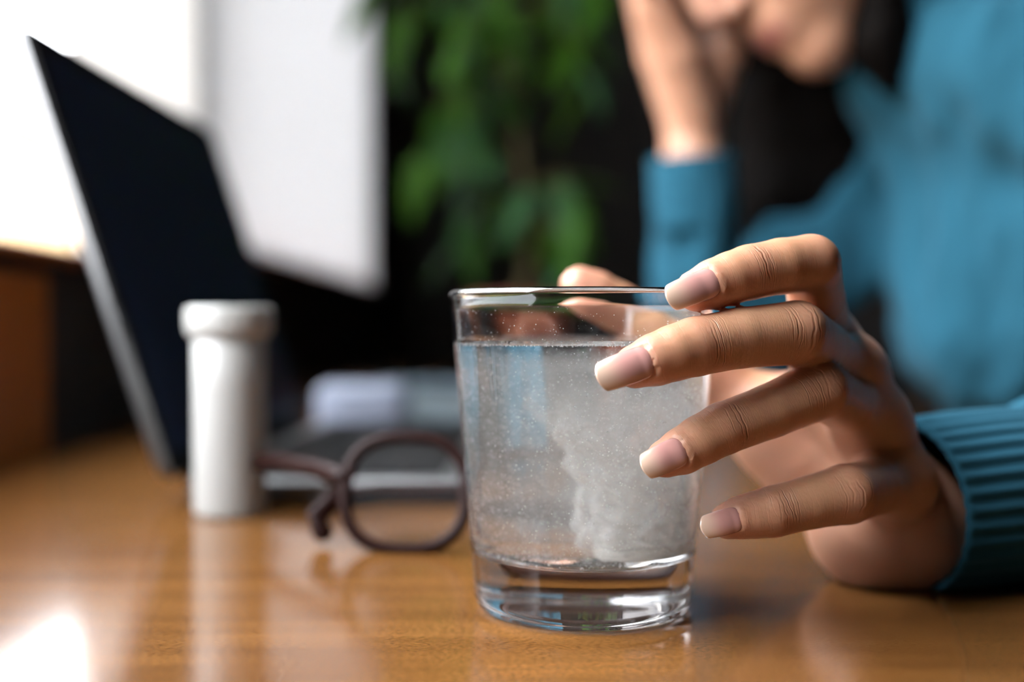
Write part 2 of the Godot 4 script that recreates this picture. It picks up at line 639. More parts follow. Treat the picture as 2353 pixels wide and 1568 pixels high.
func table() -> void:
	var x0 := -0.335
	var x1 := 0.44
	var z0 := -1.95
	var z1 := -0.1
	var t := thing("dining_table", "glossy brown wooden table that the glass and the laptop stand on", "table", Vector3((x0 + x1) / 2, 0, (z0 + z1) / 2))
	var st := MB.new()
	st.box(Vector3((x0 + x1) / 2, TOP - 0.0125, (z0 + z1) / 2), Vector3(x1 - x0, 0.025, z1 - z0), 0.003)
	part(t, "tabletop", st.mesh(M.table))
	for x in [x0 + 0.06, x1 - 0.06]:
		for z in [z0 + 0.06, z1 - 0.06]:
			st = MB.new()
			st.box(Vector3(x, (TOP - 0.025) / 2, z), Vector3(0.06, TOP - 0.025, 0.06), 0.004)
			part(t, "leg", st.mesh(M.table))
	for x in [x0 + 0.06, x1 - 0.06]:
		st = MB.new()
		st.box(Vector3(x, TOP - 0.065, (z0 + z1) / 2), Vector3(0.02, 0.08, z1 - z0 - 0.18), 0.002)
		part(t, "apron", st.mesh(M.table))

# ---------------------------------------------------------------- the tumbler, its water and tablet
const GC := Vector3(0.0227, 0.75, -0.341)
const GH := 0.1003
const WATER := 0.0836
const FLOOR := 0.0172

func outer_r(h: float) -> float:
	return lerpf(0.0352, 0.0425, clampf((h - 0.012) / 0.086, 0, 1)) if h > 0.012 else 0.0352

func inner_r(h: float) -> float:
	return outer_r(h) - lerpf(0.0024, 0.0017, clampf((h - 0.02) / 0.07, 0, 1))

func glass_of_water() -> void:
	var seg := 160
	var g := thing("tumbler", "clear glass tumbler with a thick base, held by the fingers in front", "glass", GC)
	var pr := []
	pr.append(Vector2(0.0001, 0.0012)); pr.append(Vector2(0.02, 0.0010)); pr.append(Vector2(0.027, 0.0005))
	for k in 5: pr.append(Vector2(0.0285 + 0.0008 * k, 0.0004 - 0.0001 * k))
	for k in 9:
		var a := -PI / 2 + PI / 2 * (k + 1) / 9.0
		pr.append(Vector2(0.0317 + 0.0032 * cos(a), 0.0058 + 0.0058 * sin(a)))
	for k in 12:
		var h := lerpf(0.008, 0.0972, k / 11.0)
		pr.append(Vector2(outer_r(h) - (0.0002 * (1.0 - (h - 0.008) / 0.004) if h < 0.012 else 0.0), h))
	for k in 11:                                        # the rounded lip, a little thicker than the wall
		var a := PI * (k + 0.5) / 11.0
		pr.append(Vector2(outer_r(0.1) - 0.0011 + 0.0014 * cos(a), 0.0981 + 0.0023 * sin(a)))
	for k in 8:
		var h := lerpf(0.0960, WATER + 0.0014, k / 7.0)
		pr.append(Vector2(inner_r(h), h))
	var st := MB.new()
	st.lathe(GC, pr, seg)
	part(g, "glass_body", st.mesh(M.glass))
	# the water: its surface with a meniscus, and where it meets the glass
	var w := thing("water", "cloudy water filling the glass tumbler to near its rim", "water", GC + Vector3(0, FLOOR, 0))
	var top := []
	top.append(Vector2(inner_r(WATER + 0.0014), WATER + 0.0014))
	for k in 8:
		var q := (k + 1) / 8.0
		top.append(Vector2(inner_r(WATER) - 0.0032 * q, WATER + 0.0014 * pow(1.0 - q, 2.2)))
	top.append(Vector2(0.02, WATER)); top.append(Vector2(0.0001, WATER))
	st = MB.new()
	st.lathe(GC, top, seg)
	var am := st.mesh(M.water)
	var wall := []
	wall.append(Vector2(0.0001, FLOOR))
	for k in 6: wall.append(Vector2(0.005 + 0.0044 * k, FLOOR + 0.00006 * k))
	var rr := 0.0045
	var r0 := inner_r(FLOOR + rr)
	for k in 9:
		var a := -PI / 2 + PI / 2 * (k + 0.5) / 9.0
		wall.append(Vector2(r0 - rr + rr * cos(a), FLOOR + 0.0003 + rr + rr * sin(a)))
	for k in 14:
		var h := lerpf(FLOOR + rr + 0.001, WATER + 0.0014, k / 13.0)
		wall.append(Vector2(inner_r(h), h))
	st = MB.new()
	st.lathe(GC, wall, seg, true)
	st.into(am, M.wet)
	part(w, "water_body", am)
	# the tablet, half dissolved, at the right of the floor
	var tb := thing("dissolving_tablet", "round white tablet fizzing on the floor of the glass", "tablet", GC + Vector3(0.0150, FLOOR + 0.0005, 0.004))
	var tp := []
	var tr := 0.0125
	tp.append(Vector2(0.0001, 0)); tp.append(Vector2(tr * 0.8, 0)); tp.append(Vector2(tr - 0.0006, 0.0002)); tp.append(Vector2(tr, 0.001))
	for k in 6: tp.append(Vector2(tr - 0.0002 * sin(k * 2.1), 0.001 + 0.0008 * k))
	tp.append(Vector2(tr - 0.0006, 0.0058)); tp.append(Vector2(tr * 0.7, 0.0062)); tp.append(Vector2(0.0001, 0.0064))
	st = MB.new()
	st.lathe(tb.position, tp, 64)
	var tn := noise(900.0, 3, FastNoiseLite.TYPE_SIMPLEX, 2)
	for i in st.v.size():
		st.v[i] += Vector3(1, 1, 1) * tn.get_noise_3dv(st.v[i]) * 0.00025
	part(tb, "tablet_body", st.mesh(M.tablet))
	milk()

func cloud(p: Vector3, n: FastNoiseLite) -> float:
	# how much powder hangs in the water at p (from the glass axis): an even veil, and the plume over the tablet
	var q := p - Vector3(0.016, FLOOR + 0.006, 0.004)
	var h := maxf(q.y, 0.0)
	var r2 := pow((q.x - 0.10 * h) / (0.013 + 0.24 * h), 2) + pow(q.z / (0.015 + 0.28 * h), 2)
	var plume := exp(-r2) * (1.0 / (1.0 + h * 26.0))
	var nn := n.get_noise_3d(p.x, p.y, p.z)
	return 0.046 * (1.0 + 0.5 * nn) + 0.2 * plume * clampf(0.8 + 0.8 * nn, 0.2, 1.4)

func milk() -> void:
	var n := noise(70.0, 3, FastNoiseLite.TYPE_SIMPLEX_SMOOTH, 21)
	var r := thing("powder_cloud", "milky cloud of fizzing powder hanging in the water", "powder", GC + Vector3(0, FLOOR, 0))
	r.set_meta("kind", "stuff")
	var all := MB.new()
	for s in [0.97, 0.88, 0.77, 0.65, 0.52, 0.38, 0.24, 0.1]:
		var pr := []
		for k in 5: pr.append(Vector2((inner_r(FLOOR + 0.005) - 0.0015) * s * k / 5.0 + 0.00005, FLOOR + 0.0006 + (1.0 - s) * 0.010))
		for k in 33:
			var h := lerpf(FLOOR + 0.002 + (1.0 - s) * 0.010, WATER - 0.0008 - (1.0 - s) * 0.006, k / 32.0)
			pr.append(Vector2((inner_r(h) - 0.0005 - 0.0025 * pow(1.0 - k / 32.0, 8)) * s, h))
		for k in 5: pr.append(Vector2((inner_r(WATER) - 0.0006) * s * (4 - k) / 5.0 + 0.00005, WATER - 0.0007 - (1.0 - s) * 0.006))
		var st := MB.new()
		st.lathe(GC, pr, 96)
		for i in st.v.size():
			st.col[i] = Color(1, 1, 1, clampf(cloud(st.v[i] - GC, n), 0.0, 0.85))
		join(all, st)
	part(r, "veil", all.mesh(M.milk)).set_meta("kind", "stuff")
	all = MB.new()
	# the plume that rises from the tablet: lumpy shells one inside the other
	var ln := noise(110.0, 3, FastNoiseLite.TYPE_SIMPLEX_SMOOTH, 27)
	for s: float in [1.0, 0.8, 0.6, 0.4, 0.22]:
		var st := MB.new()
		var rows := 44
		var seg := 72
		for i in rows + 1:
			var q := float(i) / rows
			var h := 0.0585 * pow(q, 1.3)
			var cx := 0.0150 + 0.06 * h
			for k in seg + 1:
				var a := TAU * (k % seg) / seg
				var rr := (0.0128 + 0.30 * h + 0.002 * sin(q * 9.0)) * s * (0.12 + 0.88 * smoothstep(0.0, 0.05, q))
				var p := Vector3(cx + rr * cos(a), FLOOR + 0.0006 + h, 0.004 + rr * sin(a))
				rr *= 1.0 + 0.22 * ln.get_noise_3dv(p + Vector3(s, 0, 0))
				p = Vector3(cx + rr * cos(a), p.y, 0.004 + rr * sin(a))
				var flat2 := Vector2(p.x, p.z)
				var lim := inner_r(p.y) - 0.0012 - 0.0004 * (1.0 - s)
				if flat2.length() > lim: flat2 = flat2.normalized() * lim
				var al := 0.75 * exp(-h * 28.0) * (0.3 + 0.7 * smoothstep(0.003, 0.0085, h)) * clampf(0.85 + 0.8 * n.get_noise_3dv(p * 1.4 + Vector3(0, s, 0)), 0.25, 1.3) * (1.0 - smoothstep(0.75, 1.0, q))
				st.add(GC + Vector3(flat2.x, p.y, flat2.y), Vector2.ZERO, Color(1, 1, 1, clampf(al, 0.0, 0.9)))
		for i in rows:
			for k in seg:
				var p := i * (seg + 1) + k
				st.quad(p, p + seg + 1, p + seg + 2, p + 1)
		join(all, st)
	part(r, "plume", all.mesh(M.plume)).set_meta("kind", "stuff")
	# grains and tiny bubbles, in the water, at its surface and on the glass
	var sp := SphereMesh.new()
	sp.radius = 1.0; sp.height = 2.0
	sp.radial_segments = 8; sp.rings = 4
	sp.material = M.speck
	var places := []
	while places.size() < 14000:
		var h := rng.randf_range(FLOOR + 0.001, WATER - 0.0005)
		var a := rng.randf() * TAU
		var rad := (inner_r(h) - 0.0008) * sqrt(rng.randf())
		if h < FLOOR + 0.005: rad *= 0.9
		places.append([Vector3(rad * cos(a), h, rad * sin(a)), 0.00005 + 0.00016 * pow(rng.randf(), 4.0)])
	for k in 15000:                          # thick over the tablet
		var h := 0.05 * pow(rng.randf(), 1.5)
		var q := Vector3(0.016 + 0.1 * h + (0.010 + 0.17 * h) * rng.randfn(0, 0.7), FLOOR + 0.004 + h, 0.004 + (0.011 + 0.18 * h) * rng.randfn(0, 0.7))
		if Vector2(q.x, q.z).length() < inner_r(q.y) - 0.0008: places.append([q, 0.00006 + 0.00010 * pow(rng.randf(), 2.0)])
	for k in 500:                           # along the waterline
		var a := rng.randf() * TAU
		places.append([Vector3(cos(a), 0, sin(a)) * (inner_r(WATER) - 0.0006 - 0.0016 * rng.randf()) + Vector3(0, WATER - 0.0002 + 0.0004 * rng.randf(), 0), 0.00008 + 0.00014 * rng.randf()])
	for k in 600:                           # splashed on the dry wall
		var a := rng.randf() * TAU
		var h := WATER + 0.0015 + 0.010 * pow(rng.randf(), 1.6)
		places.append([Vector3(cos(a), 0, sin(a)) * (inner_r(h) - 0.00008) + Vector3(0, h, 0), 0.00005 + 0.00012 * pow(rng.randf(), 2.0)])
	for k in 300:                           # settled on the floor
		var a := rng.randf() * TAU
		var rad := 0.029 * sqrt(rng.randf())
		places.append([Vector3(rad * cos(a), FLOOR + 0.0005, rad * sin(a)), 0.0001 + 0.00016 * rng.randf()])
	var mm := MultiMesh.new()
	mm.transform_format = MultiMesh.TRANSFORM_3D
	mm.mesh = sp
	mm.instance_count = places.size()
	for i in places.size():
		mm.set_instance_transform(i, Transform3D(Basis().scaled(Vector3.ONE * places[i][1]), places[i][0]))
	var mi := MultiMeshInstance3D.new()
	mi.name = "grain"
	mi.multimesh = mm
	mi.position = GC - r.position
	r.add_child(mi)
	mi.set_meta("kind", "stuff")

# ---------------------------------------------------------------- the woman
# Finger chains of the hand on the glass, from the tip to the knuckle: pixel x, y, distance, radius in mm.
var CHAINS := [
	[[1600, 668, 0.3023, 6.0], [1640, 653, 0.3038, 7.1], [1680, 639, 0.3053, 7.5], [1722, 626, 0.3073, 7.9], [1795, 612, 0.3103, 8.1], [1862, 607, 0.3148, 8.7], [1876, 690, 0.3308, 8.6], [1888, 790, 0.3568, 10.5]],
	[[1460, 843, 0.2939, 6.1], [1505, 827, 0.2951, 7.3], [1550, 811, 0.2964, 7.8], [1598, 797, 0.2984, 8.3], [1700, 777, 0.3029, 8.6], [1830, 765, 0.3089, 9.3], [1885, 805, 0.3259, 9.2], [1945, 858, 0.3439, 10.6]],
	[[1530, 1054, 0.3001, 5.5], [1567, 1037, 0.3011, 6.6], [1610, 1012, 0.3021, 7.1], [1662, 985, 0.3036, 7.5], [1770, 945, 0.3081, 7.8], [1882, 896, 0.3141, 8.9], [1945, 930, 0.3306, 8.6], [2000, 974, 0.3476, 10.4]],
	[[1672, 1198, .3075, 5.2], [1702, 1190, .3080, 6.1], [1735, 1184, .3085, 6.7], [1775, 1176, .3090, 7.4], [1860, 1155, .3115, 7.7], [1944, 1136, .3145, 8.9], [2005, 1120, .329, 8.7], [2062, 1108, .347, 10.2]],
	[[1330, 654, 0.3907, 6.6], [1368, 678, 0.3922, 7.8], [1420, 708, 0.3942, 8.4], [1480, 745, 0.3962, 8.6], [1560, 800, 0.3982, 9.0], [1650, 868, 0.4002, 10.5], [1740, 950, 0.3962, 13.0], [1850, 1050, 0.3902, 16.0]],
]
# which way the back of each finger faces, at its tip, middle joint and knuckle
var DORSAL := [
	[Vector3(0.05, 0.2, 1), Vector3(0.3, 0.55, 0.8), Vector3(0.8, 0.5, 0.3)],
	[Vector3(0.05, 0.2, 1), Vector3(0.2, 0.4, 0.9), Vector3(0.8, 0.4, 0.4)],
	[Vector3(0.05, 0.28, 1), Vector3(0.2, 0.4, 0.9), Vector3(0.8, 0.3, 0.5)],
	[Vector3(0.0, 0.22, 1), Vector3(0.15, 0.25, 0.9), Vector3(0.8, 0.1, 0.6)],
	[Vector3(0.1, 0.8, -0.7), Vector3(0.1, 0.8, -0.7), Vector3(0.4, 0.6, -0.7)],
]
var pts := []
var rad := []
var arc := []

func skin_relief() -> ImageTexture:
	# a strip for each finger: along it, 85 mm; across it, once round. Folds over the joints, fine lines between.
	var w := 2048
	var hs := 256
	var n := noise(0.11, 3, FastNoiseLite.TYPE_CELLULAR, 4)
	n.cellular_return_type = FastNoiseLite.RETURN_DISTANCE2_SUB
	var im: Image = n.get_image(512, hs * 5)
	im.resize(w, hs * 5, Image.INTERPOLATE_BILINEAR)
	im.convert(Image.FORMAT_L8)
	var px := im.get_data()
	for i in px.size(): px[i] = 140 + (px[i] >> 3)
	var r := RandomNumberGenerator.new()
	r.seed = 5
	var dip := [0.291, 0.330, 0.318, 0.256, 0.30]
	var pip := [0.60, 0.655, 0.64, 0.525, 0.62]
	for f in 5:
		var folds := []                     # [u, depth, half width in px, from, to, curve]
		for k in 5: folds.append([dip[f] + 0.013 * (k - 2) + r.randf_range(-0.003, 0.003), r.randf_range(25, 55) + (60 if k == 2 else 0), r.randf_range(2.5, 5.0), r.randf_range(-1.2, -0.6), r.randf_range(0.5, 1.2), r.randf_range(-3, 6)])
		for k in 16: folds.append([dip[f] + r.randf_range(-0.05, 0.035), r.randf_range(12, 34), r.randf_range(1.5, 3.0), r.randf_range(-1.1, 0.2), 0.0, r.randf_range(-8, 8)])
		for k in 9: folds.append([pip[f] + 0.0165 * (k - 5) + r.randf_range(-0.004, 0.004), r.randf_range(30, 70), r.randf_range(3.0, 6.0), r.randf_range(-1.2, -0.5), r.randf_range(0.5, 1.2), r.randf_range(8, 22) * signf(k - 4.2)])
		for k in 22: folds.append([pip[f] + r.randf_range(-0.10, 0.06), r.randf_range(12, 36), r.randf_range(1.5, 3.0), r.randf_range(-1.2, 0.3), 0.0, r.randf_range(-12, 12)])
		var u := 0.05
		while u < 0.9:
			folds.append([u, r.randf_range(6, 18), r.randf_range(1.5, 3.0), r.randf_range(-1.6, -0.3), r.randf_range(0.3, 1.6), r.randf_range(-6, 10)])
			u += r.randf_range(0.006, 0.014)
		for d in folds:
			var to: float = d[4] if d[4] != 0.0 else d[3] + r.randf_range(0.3, 0.9)
			var tilt := r.randf_range(-9, 9)
			var ph := r.randf() * 6.0
			for row in range(int((d[3] / TAU + 0.5) * hs), int((to / TAU + 0.5) * hs)):
				var th := (float(row) / hs - 0.5) * TAU
				var fade := smoothstep(0.0, 0.35, minf(th - d[3], to - th))
				var c: float = d[0] * w + d[5] * th * th + tilt * th + 3.0 * sin(th * 5.0 + ph) + 1.6 * sin(th * 13.0 + ph * 2.0)
				var hw: float = d[2]
				var y := f * hs + row
				for x in range(maxi(int(c - hw * 3), 0), mini(int(c + hw * 3) + 1, w)):
					var e := (x - c) / hw
					var dep: float = d[1] * fade * (exp(-e * e) - 0.35 * exp(-(absf(e) - 1.8) * (absf(e) - 1.8)))
					px[y * w + x] = clampi(int(px[y * w + x] - dep), 0, 255)
	for y in hs * 5:                         # blank at the knuckle end, where the palm takes over
		for x in range(1960, w): px[y * w + x] = 155
	return ImageTexture.create_from_image(Image.create_from_data(w, hs * 5, false, Image.FORMAT_L8, px))

func chain_points() -> void:
	for f in 5:
		var p := []
		var r := []
		var s := [0.0]
		for k in CHAINS[f].size():
			var c: Array = CHAINS[f][k]
			p.append(at(c[0], c[1], c[2])); r.append(c[3] * 0.001)
			if k: s.append(s[k - 1] + (p[k] - p[k - 1]).length())
		pts.append(p); rad.append(r); arc.append(s)

func dorsal(f: int, s: float) -> Vector3:
	var mid: float = arc[f][5]
	var last: float = arc[f][7]
	var v: Vector3
	if s < mid * 0.6: v = DORSAL[f][0]
	elif s < mid: v = DORSAL[f][0].lerp(DORSAL[f][1], (s - mid * 0.6) / (mid * 0.4))
	else: v = DORSAL[f][1].lerp(DORSAL[f][2], clampf((s - mid) / (last - mid), 0, 1))
	return v

# nearest finger: [finger, distance along it, angle round it, signed distance]
func on_finger(p: Vector3) -> Array:
	var best := 1e9
	var out := [0, 0.0, 0.0, 1.0]
	for f in 5:
		var c: Array = pts[f]
		var rr: Array = rad[f]
		if (p - c[3]).length() > 0.075: continue
		for k in c.size() - 1:
			var ba: Vector3 = c[k + 1] - c[k]
			var t: float = (p - c[k]).dot(ba) / ba.length_squared()
			var tc := clampf(t, 0, 1)
			var q: Vector3 = p - c[k] - ba * tc
			var d := q.length() - lerpf(rr[k], rr[k + 1], tc)
			if d < best:
				best = d
				var tang := ba.normalized()
				var ts := minf(t, 1.0) if k == 0 else tc
				var s: float = arc[f][k] + ts * ba.length()
				var up := dorsal(f, s)
				up = (up - tang * up.dot(tang)).normalized()
				var side := tang.cross(up)
				out = [f, s, atan2(q.dot(side), q.dot(up)), d]
	if best < 0.006:
		var f: int = out[0]
		var c: Array = pts[f]
		var ws := 0.0
		var ss := 0.0
		for k in c.size() - 1:
			var ba: Vector3 = c[k + 1] - c[k]
			var t: float = (p - c[k]).dot(ba) / ba.length_squared()
			var tc := clampf(t, -0.6 if k == 0 else -0.15, 1.15)
			var q: Vector3 = p - c[k] - ba * clampf(t, 0, 1)
			var d: float = q.length() - lerpf(rad[f][k], rad[f][k + 1], clampf(t, 0, 1))
			var w := exp(-(d - best) / 0.0007)
			ws += w
			ss += w * (arc[f][k] + tc * ba.length())
		if out[1] > 0.004: out[1] = ss / ws
	return out

func nail_size(f: int) -> Array:            # [start, free edge, half width] along the finger and across, metres
	return [[0.0044, -0.0108, 0.0046], [0.0030, -0.0121, 0.0050], [0.0044, -0.0082, 0.0045], [0.0026, -0.0088, 0.0038], [0.007, -0.008, 0.0055]][f]

func hand_on_glass(body: MB) -> void:
	var fd := Field.new()
	fd.kin = PackedFloat32Array([0.009, 0.0008, 0.0008, 0.0008, 0.0008, 0.004])
	fd.kout = 0.0075
	var wrist := at(2105, 1212, 0.372)
	var wrist2 := at(2400, 1150, 0.385)
	# palm: a metacarpal to each knuckle, the two mounds, the wrist
	for f in 4:
		var k: Vector3 = pts[f][7]
		var root := wrist.lerp([at(2040, 1160, 0.394), at(2060, 1175, 0.388), at(2080, 1195, 0.382), at(2095, 1215, 0.375)][f], 0.7)
		fd.bone(k, root, 0.0098, 0.0115)
	fd.bone(at(1925, 930, 0.374), at(2040, 1150, 0.380), 0.0135, 0.015)
	fd.bone(at(2005, 1208, 0.371), at(2052, 1120, 0.366), 0.0205, 0.0125)      # mound below the little finger
	fd.bone(at(2005, 1208, 0.371), wrist, 0.0205, 0.0205)
	fd.bone(at(1800, 1000, 0.396), at(1960, 1140, 0.390), 0.0185, 0.0195)      # mound of the thumb
	fd.bone(at(1880, 900, 0.378), at(1780, 960, 0.396), 0.010, 0.013)          # web between thumb and index finger
	fd.bone(wrist, wrist2, 0.0205, 0.023)
	for f in 4:                              # webs between the knuckles
		if f < 3: fd.bone(pts[f][7], pts[f + 1][7], 0.0085, 0.0085)
	for f in 5:
		var c: Array = pts[f]
		for k in c.size() - 1:
			fd.bone(c[k], c[k + 1], rad[f][k], rad[f][k + 1], f + 1)
		# soft pads on the inner side of the last two bones
		for j in [[0, 1, 0.75], [3, 5, 0.84]]:
			var u0 := dorsal(f, arc[f][j[0]])
			u0 = u0.normalized()
			fd.bone(c[j[0]].lerp(c[j[1]], 0.15) - u0 * 0.0022, c[j[0]].lerp(c[j[1]], 0.85) - u0 * 0.0022, rad[f][j[0]] * j[2], rad[f][j[1]] * j[2], f + 1)
	var lo := Vector3(1e9, 1e9, 1e9)
	var hi := -lo
	for f in 5:
		for p in pts[f]:
			lo = lo.min(p); hi = hi.max(p)
	lo = lo.min(at(2005, 1208, 0.371) - Vector3(0, 0.012, 0)) - Vector3.ONE * 0.013
	hi = hi.max(at(2290, 1165, 0.395)) + Vector3.ONE * 0.016
	var m := net(fd, lo, hi, 0.00115)
	var nor := m.normals()
	# sit each nail in a bed; colour the skin; lay the folds along each finger
	var where := []
	for i in m.v.size():
		var w := on_finger(m.v[i])
		where.append(w)
		var f: int = w[0]
		var ns := nail_size(f)
		var s: float = w[1]
		var th: float = w[2]
		var lat := th * 0.0070
		var c := Color(0.395, 0.204, 0.114)
		var near: bool = w[3] < 0.004
		if near:
			var pad := smoothstep(1.3, 2.4, absf(th))
			c = c.lerp(Color(0.456, 0.236, 0.160), 0.75 * pad)
			var joint := exp(-pow((s - arc[f][3]) / 0.005, 2)) + exp(-pow((s - arc[f][5]) / 0.007, 2))
			c = c.lerp(Color(0.350, 0.163, 0.099), 0.55 * minf(joint, 1.0) * (1.0 - pad))
			var tip := smoothstep(0.014, 0.0, s)
			c = c.lerp(Color(0.441, 0.209, 0.141), 0.6 * tip)
			var inx := smoothstep(0.0014, 0.0, maxf(absf(lat) - ns[2] + 0.0002, s - ns[0] + 0.0004))
			if absf(th) < 1.6:
				m.v[i] -= nor[i] * 0.0008 * inx
				# the raised fold of skin round the nail
				var e := maxf(absf(lat) - ns[2] - 0.0003, s - ns[0] - 0.0006)
				m.v[i] += nor[i] * 0.00042 * exp(-pow(e / 0.0008, 2))
		else:
			c = Color(0.418, 0.213, 0.137)
		m.col[i] = c
	# give every face corners of its own, with places on the relief strip of its finger
	for i in m.v.size(): m.v[i].y = maxf(m.v[i].y, TOP + 0.0003)       # the heel of the hand rests on the table
	nor = m.normals()
	var o := MB.new()
	var on := PackedVector3Array()
	for i in range(0, m.idx.size(), 3):
		var f: int = where[m.idx[i]][0]
		var same := true
		for k in 3:
			if where[m.idx[i + k]][0] != f or where[m.idx[i + k]][3] > 0.003: same = false
		var t0: float = where[m.idx[i]][2]
		for k in 3:
			var j := m.idx[i + k]
			var t := Vector2(0.985, 0.1)
			if same:
				var th: float = where[j][2]
				if th - t0 > PI: th -= TAU
				elif t0 - th > PI: th += TAU
				t = Vector2(clampf((where[j][1] + 0.008) / 0.093, 0.004, 0.985), (f + clampf(th / TAU + 0.5, 0.02, 0.98)) / 5.0)
			o.idx.append(o.add(m.v[j], t, m.col[j]))
			on.append(nor[j])
	body.v.append_array(o.v); body.uv.append_array(o.uv); body.col.append_array(o.col)
	var first := body_nor.size()
	body_nor.append_array(on)
	for i in o.idx: body.idx.append(i + first)

var body_nor := PackedVector3Array()

func add_patch(body: MB, m: MB) -> void:
	var first := body.v.size()
	body.v.append_array(m.v); body.uv.append_array(m.uv); body.col.append_array(m.col)
	body_nor.append_array(m.normals())
	for i in m.idx: body.idx.append(i + first)

func nail(root: Node3D, f: int) -> void:
	var ns := nail_size(f)
	var st := MB.new()
	var nu := 30
	var nv := 20
	var c0: Vector3 = pts[f][0]
	var ax: Vector3 = (pts[f][1] - pts[f][0]).normalized()
	var up := dorsal(f, 0.0)
	up = (up - ax * up.dot(ax)).normalized()
	var side := ax.cross(up)
	for layer in 2:
		for i in nu + 1:
			var q := float(i) / nu                        # 0 at the cuticle, 1 at the free edge
			var s := lerpf(ns[0], ns[1], q)
			var base: Vector3
			var rr: float
			var axis := ax
			if s > 0.0:
				var k := 0
				while k < 3 and arc[f][k + 1] < s: k += 1
				var t: float = (s - arc[f][k]) / (arc[f][k + 1] - arc[f][k])
				base = pts[f][k].lerp(pts[f][k + 1], t)
				rr = lerpf(rad[f][k], rad[f][k + 1], t)
			else:
				base = c0 + ax * s - up * (0.0014 * pow(s / 0.011, 2))
				rr = rad[f][0] - 0.02 * s * 0.0
			var r1: float = rr + 0.00005
			# outline: round at the cuticle, nearly straight sides, a squared free edge with soft corners
			var wd: float = ns[2] * (1.0 - 0.10 * q * q)
			if q < 0.2: wd *= 0.55 + 0.45 * sqrt(maxf(1.0 - pow(1.0 - q / 0.2, 2), 0.0))
			if q > 0.86: wd *= 1.0 - 0.40 * pow((q - 0.86) / 0.14, 3)
			for j in nv + 1:
				var g := (float(j) / nv - 0.5) * 2.0
				var bow := 0.0011 * (1.0 - g * g)           # the cuticle and the free edge bow outwards
				var ds := bow * smoothstep(0.75, 1.0, q) * -0.6
				var th := g * wd / (r1 * 0.98)
				var th2 := th * 0.94
				var edge := pow(absf(g), 6) * 0.0002
				var lift := 0.00030 + 0.0005 * sin(PI * q) - layer * 0.00042 - edge - 0.0004 * (exp(-q * q / 0.004))
				var p := base + ax * ds + up * ((r1 + lift) * cos(th2) ) + side * ((r1 + lift) * sin(th2))
				var pink := Color(0.456, 0.228, 0.201)
				var tipc := Color(0.494, 0.342, 0.258)
				var c := pink.lerp(tipc, smoothstep(0.45, 0.95, q + 0.06 * g * g))
				st.add(p, Vector2(q, g), c)
	var w := nv + 1
	var off := (nu + 1) * w
	var chk := (st.v[w] - st.v[0]).cross(st.v[1] - st.v[0]).dot(up) > 0.0
	for i in nu:
		for j in nv:
			var a := i * w + j
			if chk:
				st.quad(a, a + w, a + w + 1, a + 1)
				st.quad(off + a, off + a + 1, off + a + w + 1, off + a + w)
			else:
				st.quad(a, a + 1, a + w + 1, a + w)
				st.quad(off + a, off + a + w, off + a + w + 1, off + a + 1)
	var rim := []
	for j in nv + 1: rim.append(j)
	for i in range(1, nu + 1): rim.append(i * w + nv)
	for j in range(nv - 1, -1, -1): rim.append(nu * w + j)
	for i in range(nu - 1, 0, -1): rim.append(i * w)
	for k in rim.size():
		var a: int = rim[k]
		var b: int = rim[(k + 1) % rim.size()]
		if chk: st.quad(a, b, off + b, off + a)
		else: st.quad(b, a, off + a, off + b)
	part(root, "fingernail", st.mesh(M.nail), "glossy pale pink fingernail")

func chain(fd: Field, p: Array, r: Array, g := 0) -> void:
	for i in p.size() - 1: fd.bone(p[i], p[i + 1], r[i], r[i + 1], g)

func field_bounds(fd: Field, pad: float) -> Array:
	var lo := Vector3(1e9, 1e9, 1e9)
	var hi := -lo
	for i in fd.a.size():
		var r := maxf(fd.ra[i], fd.ra[i] + fd.dr[i])
		for p in [fd.a[i], fd.a[i] + fd.ba[i]]:
			lo = lo.min(p - Vector3.ONE * r); hi = hi.max(p + Vector3.ONE * r)
	return [lo - Vector3.ONE * pad, hi + Vector3.ONE * pad]

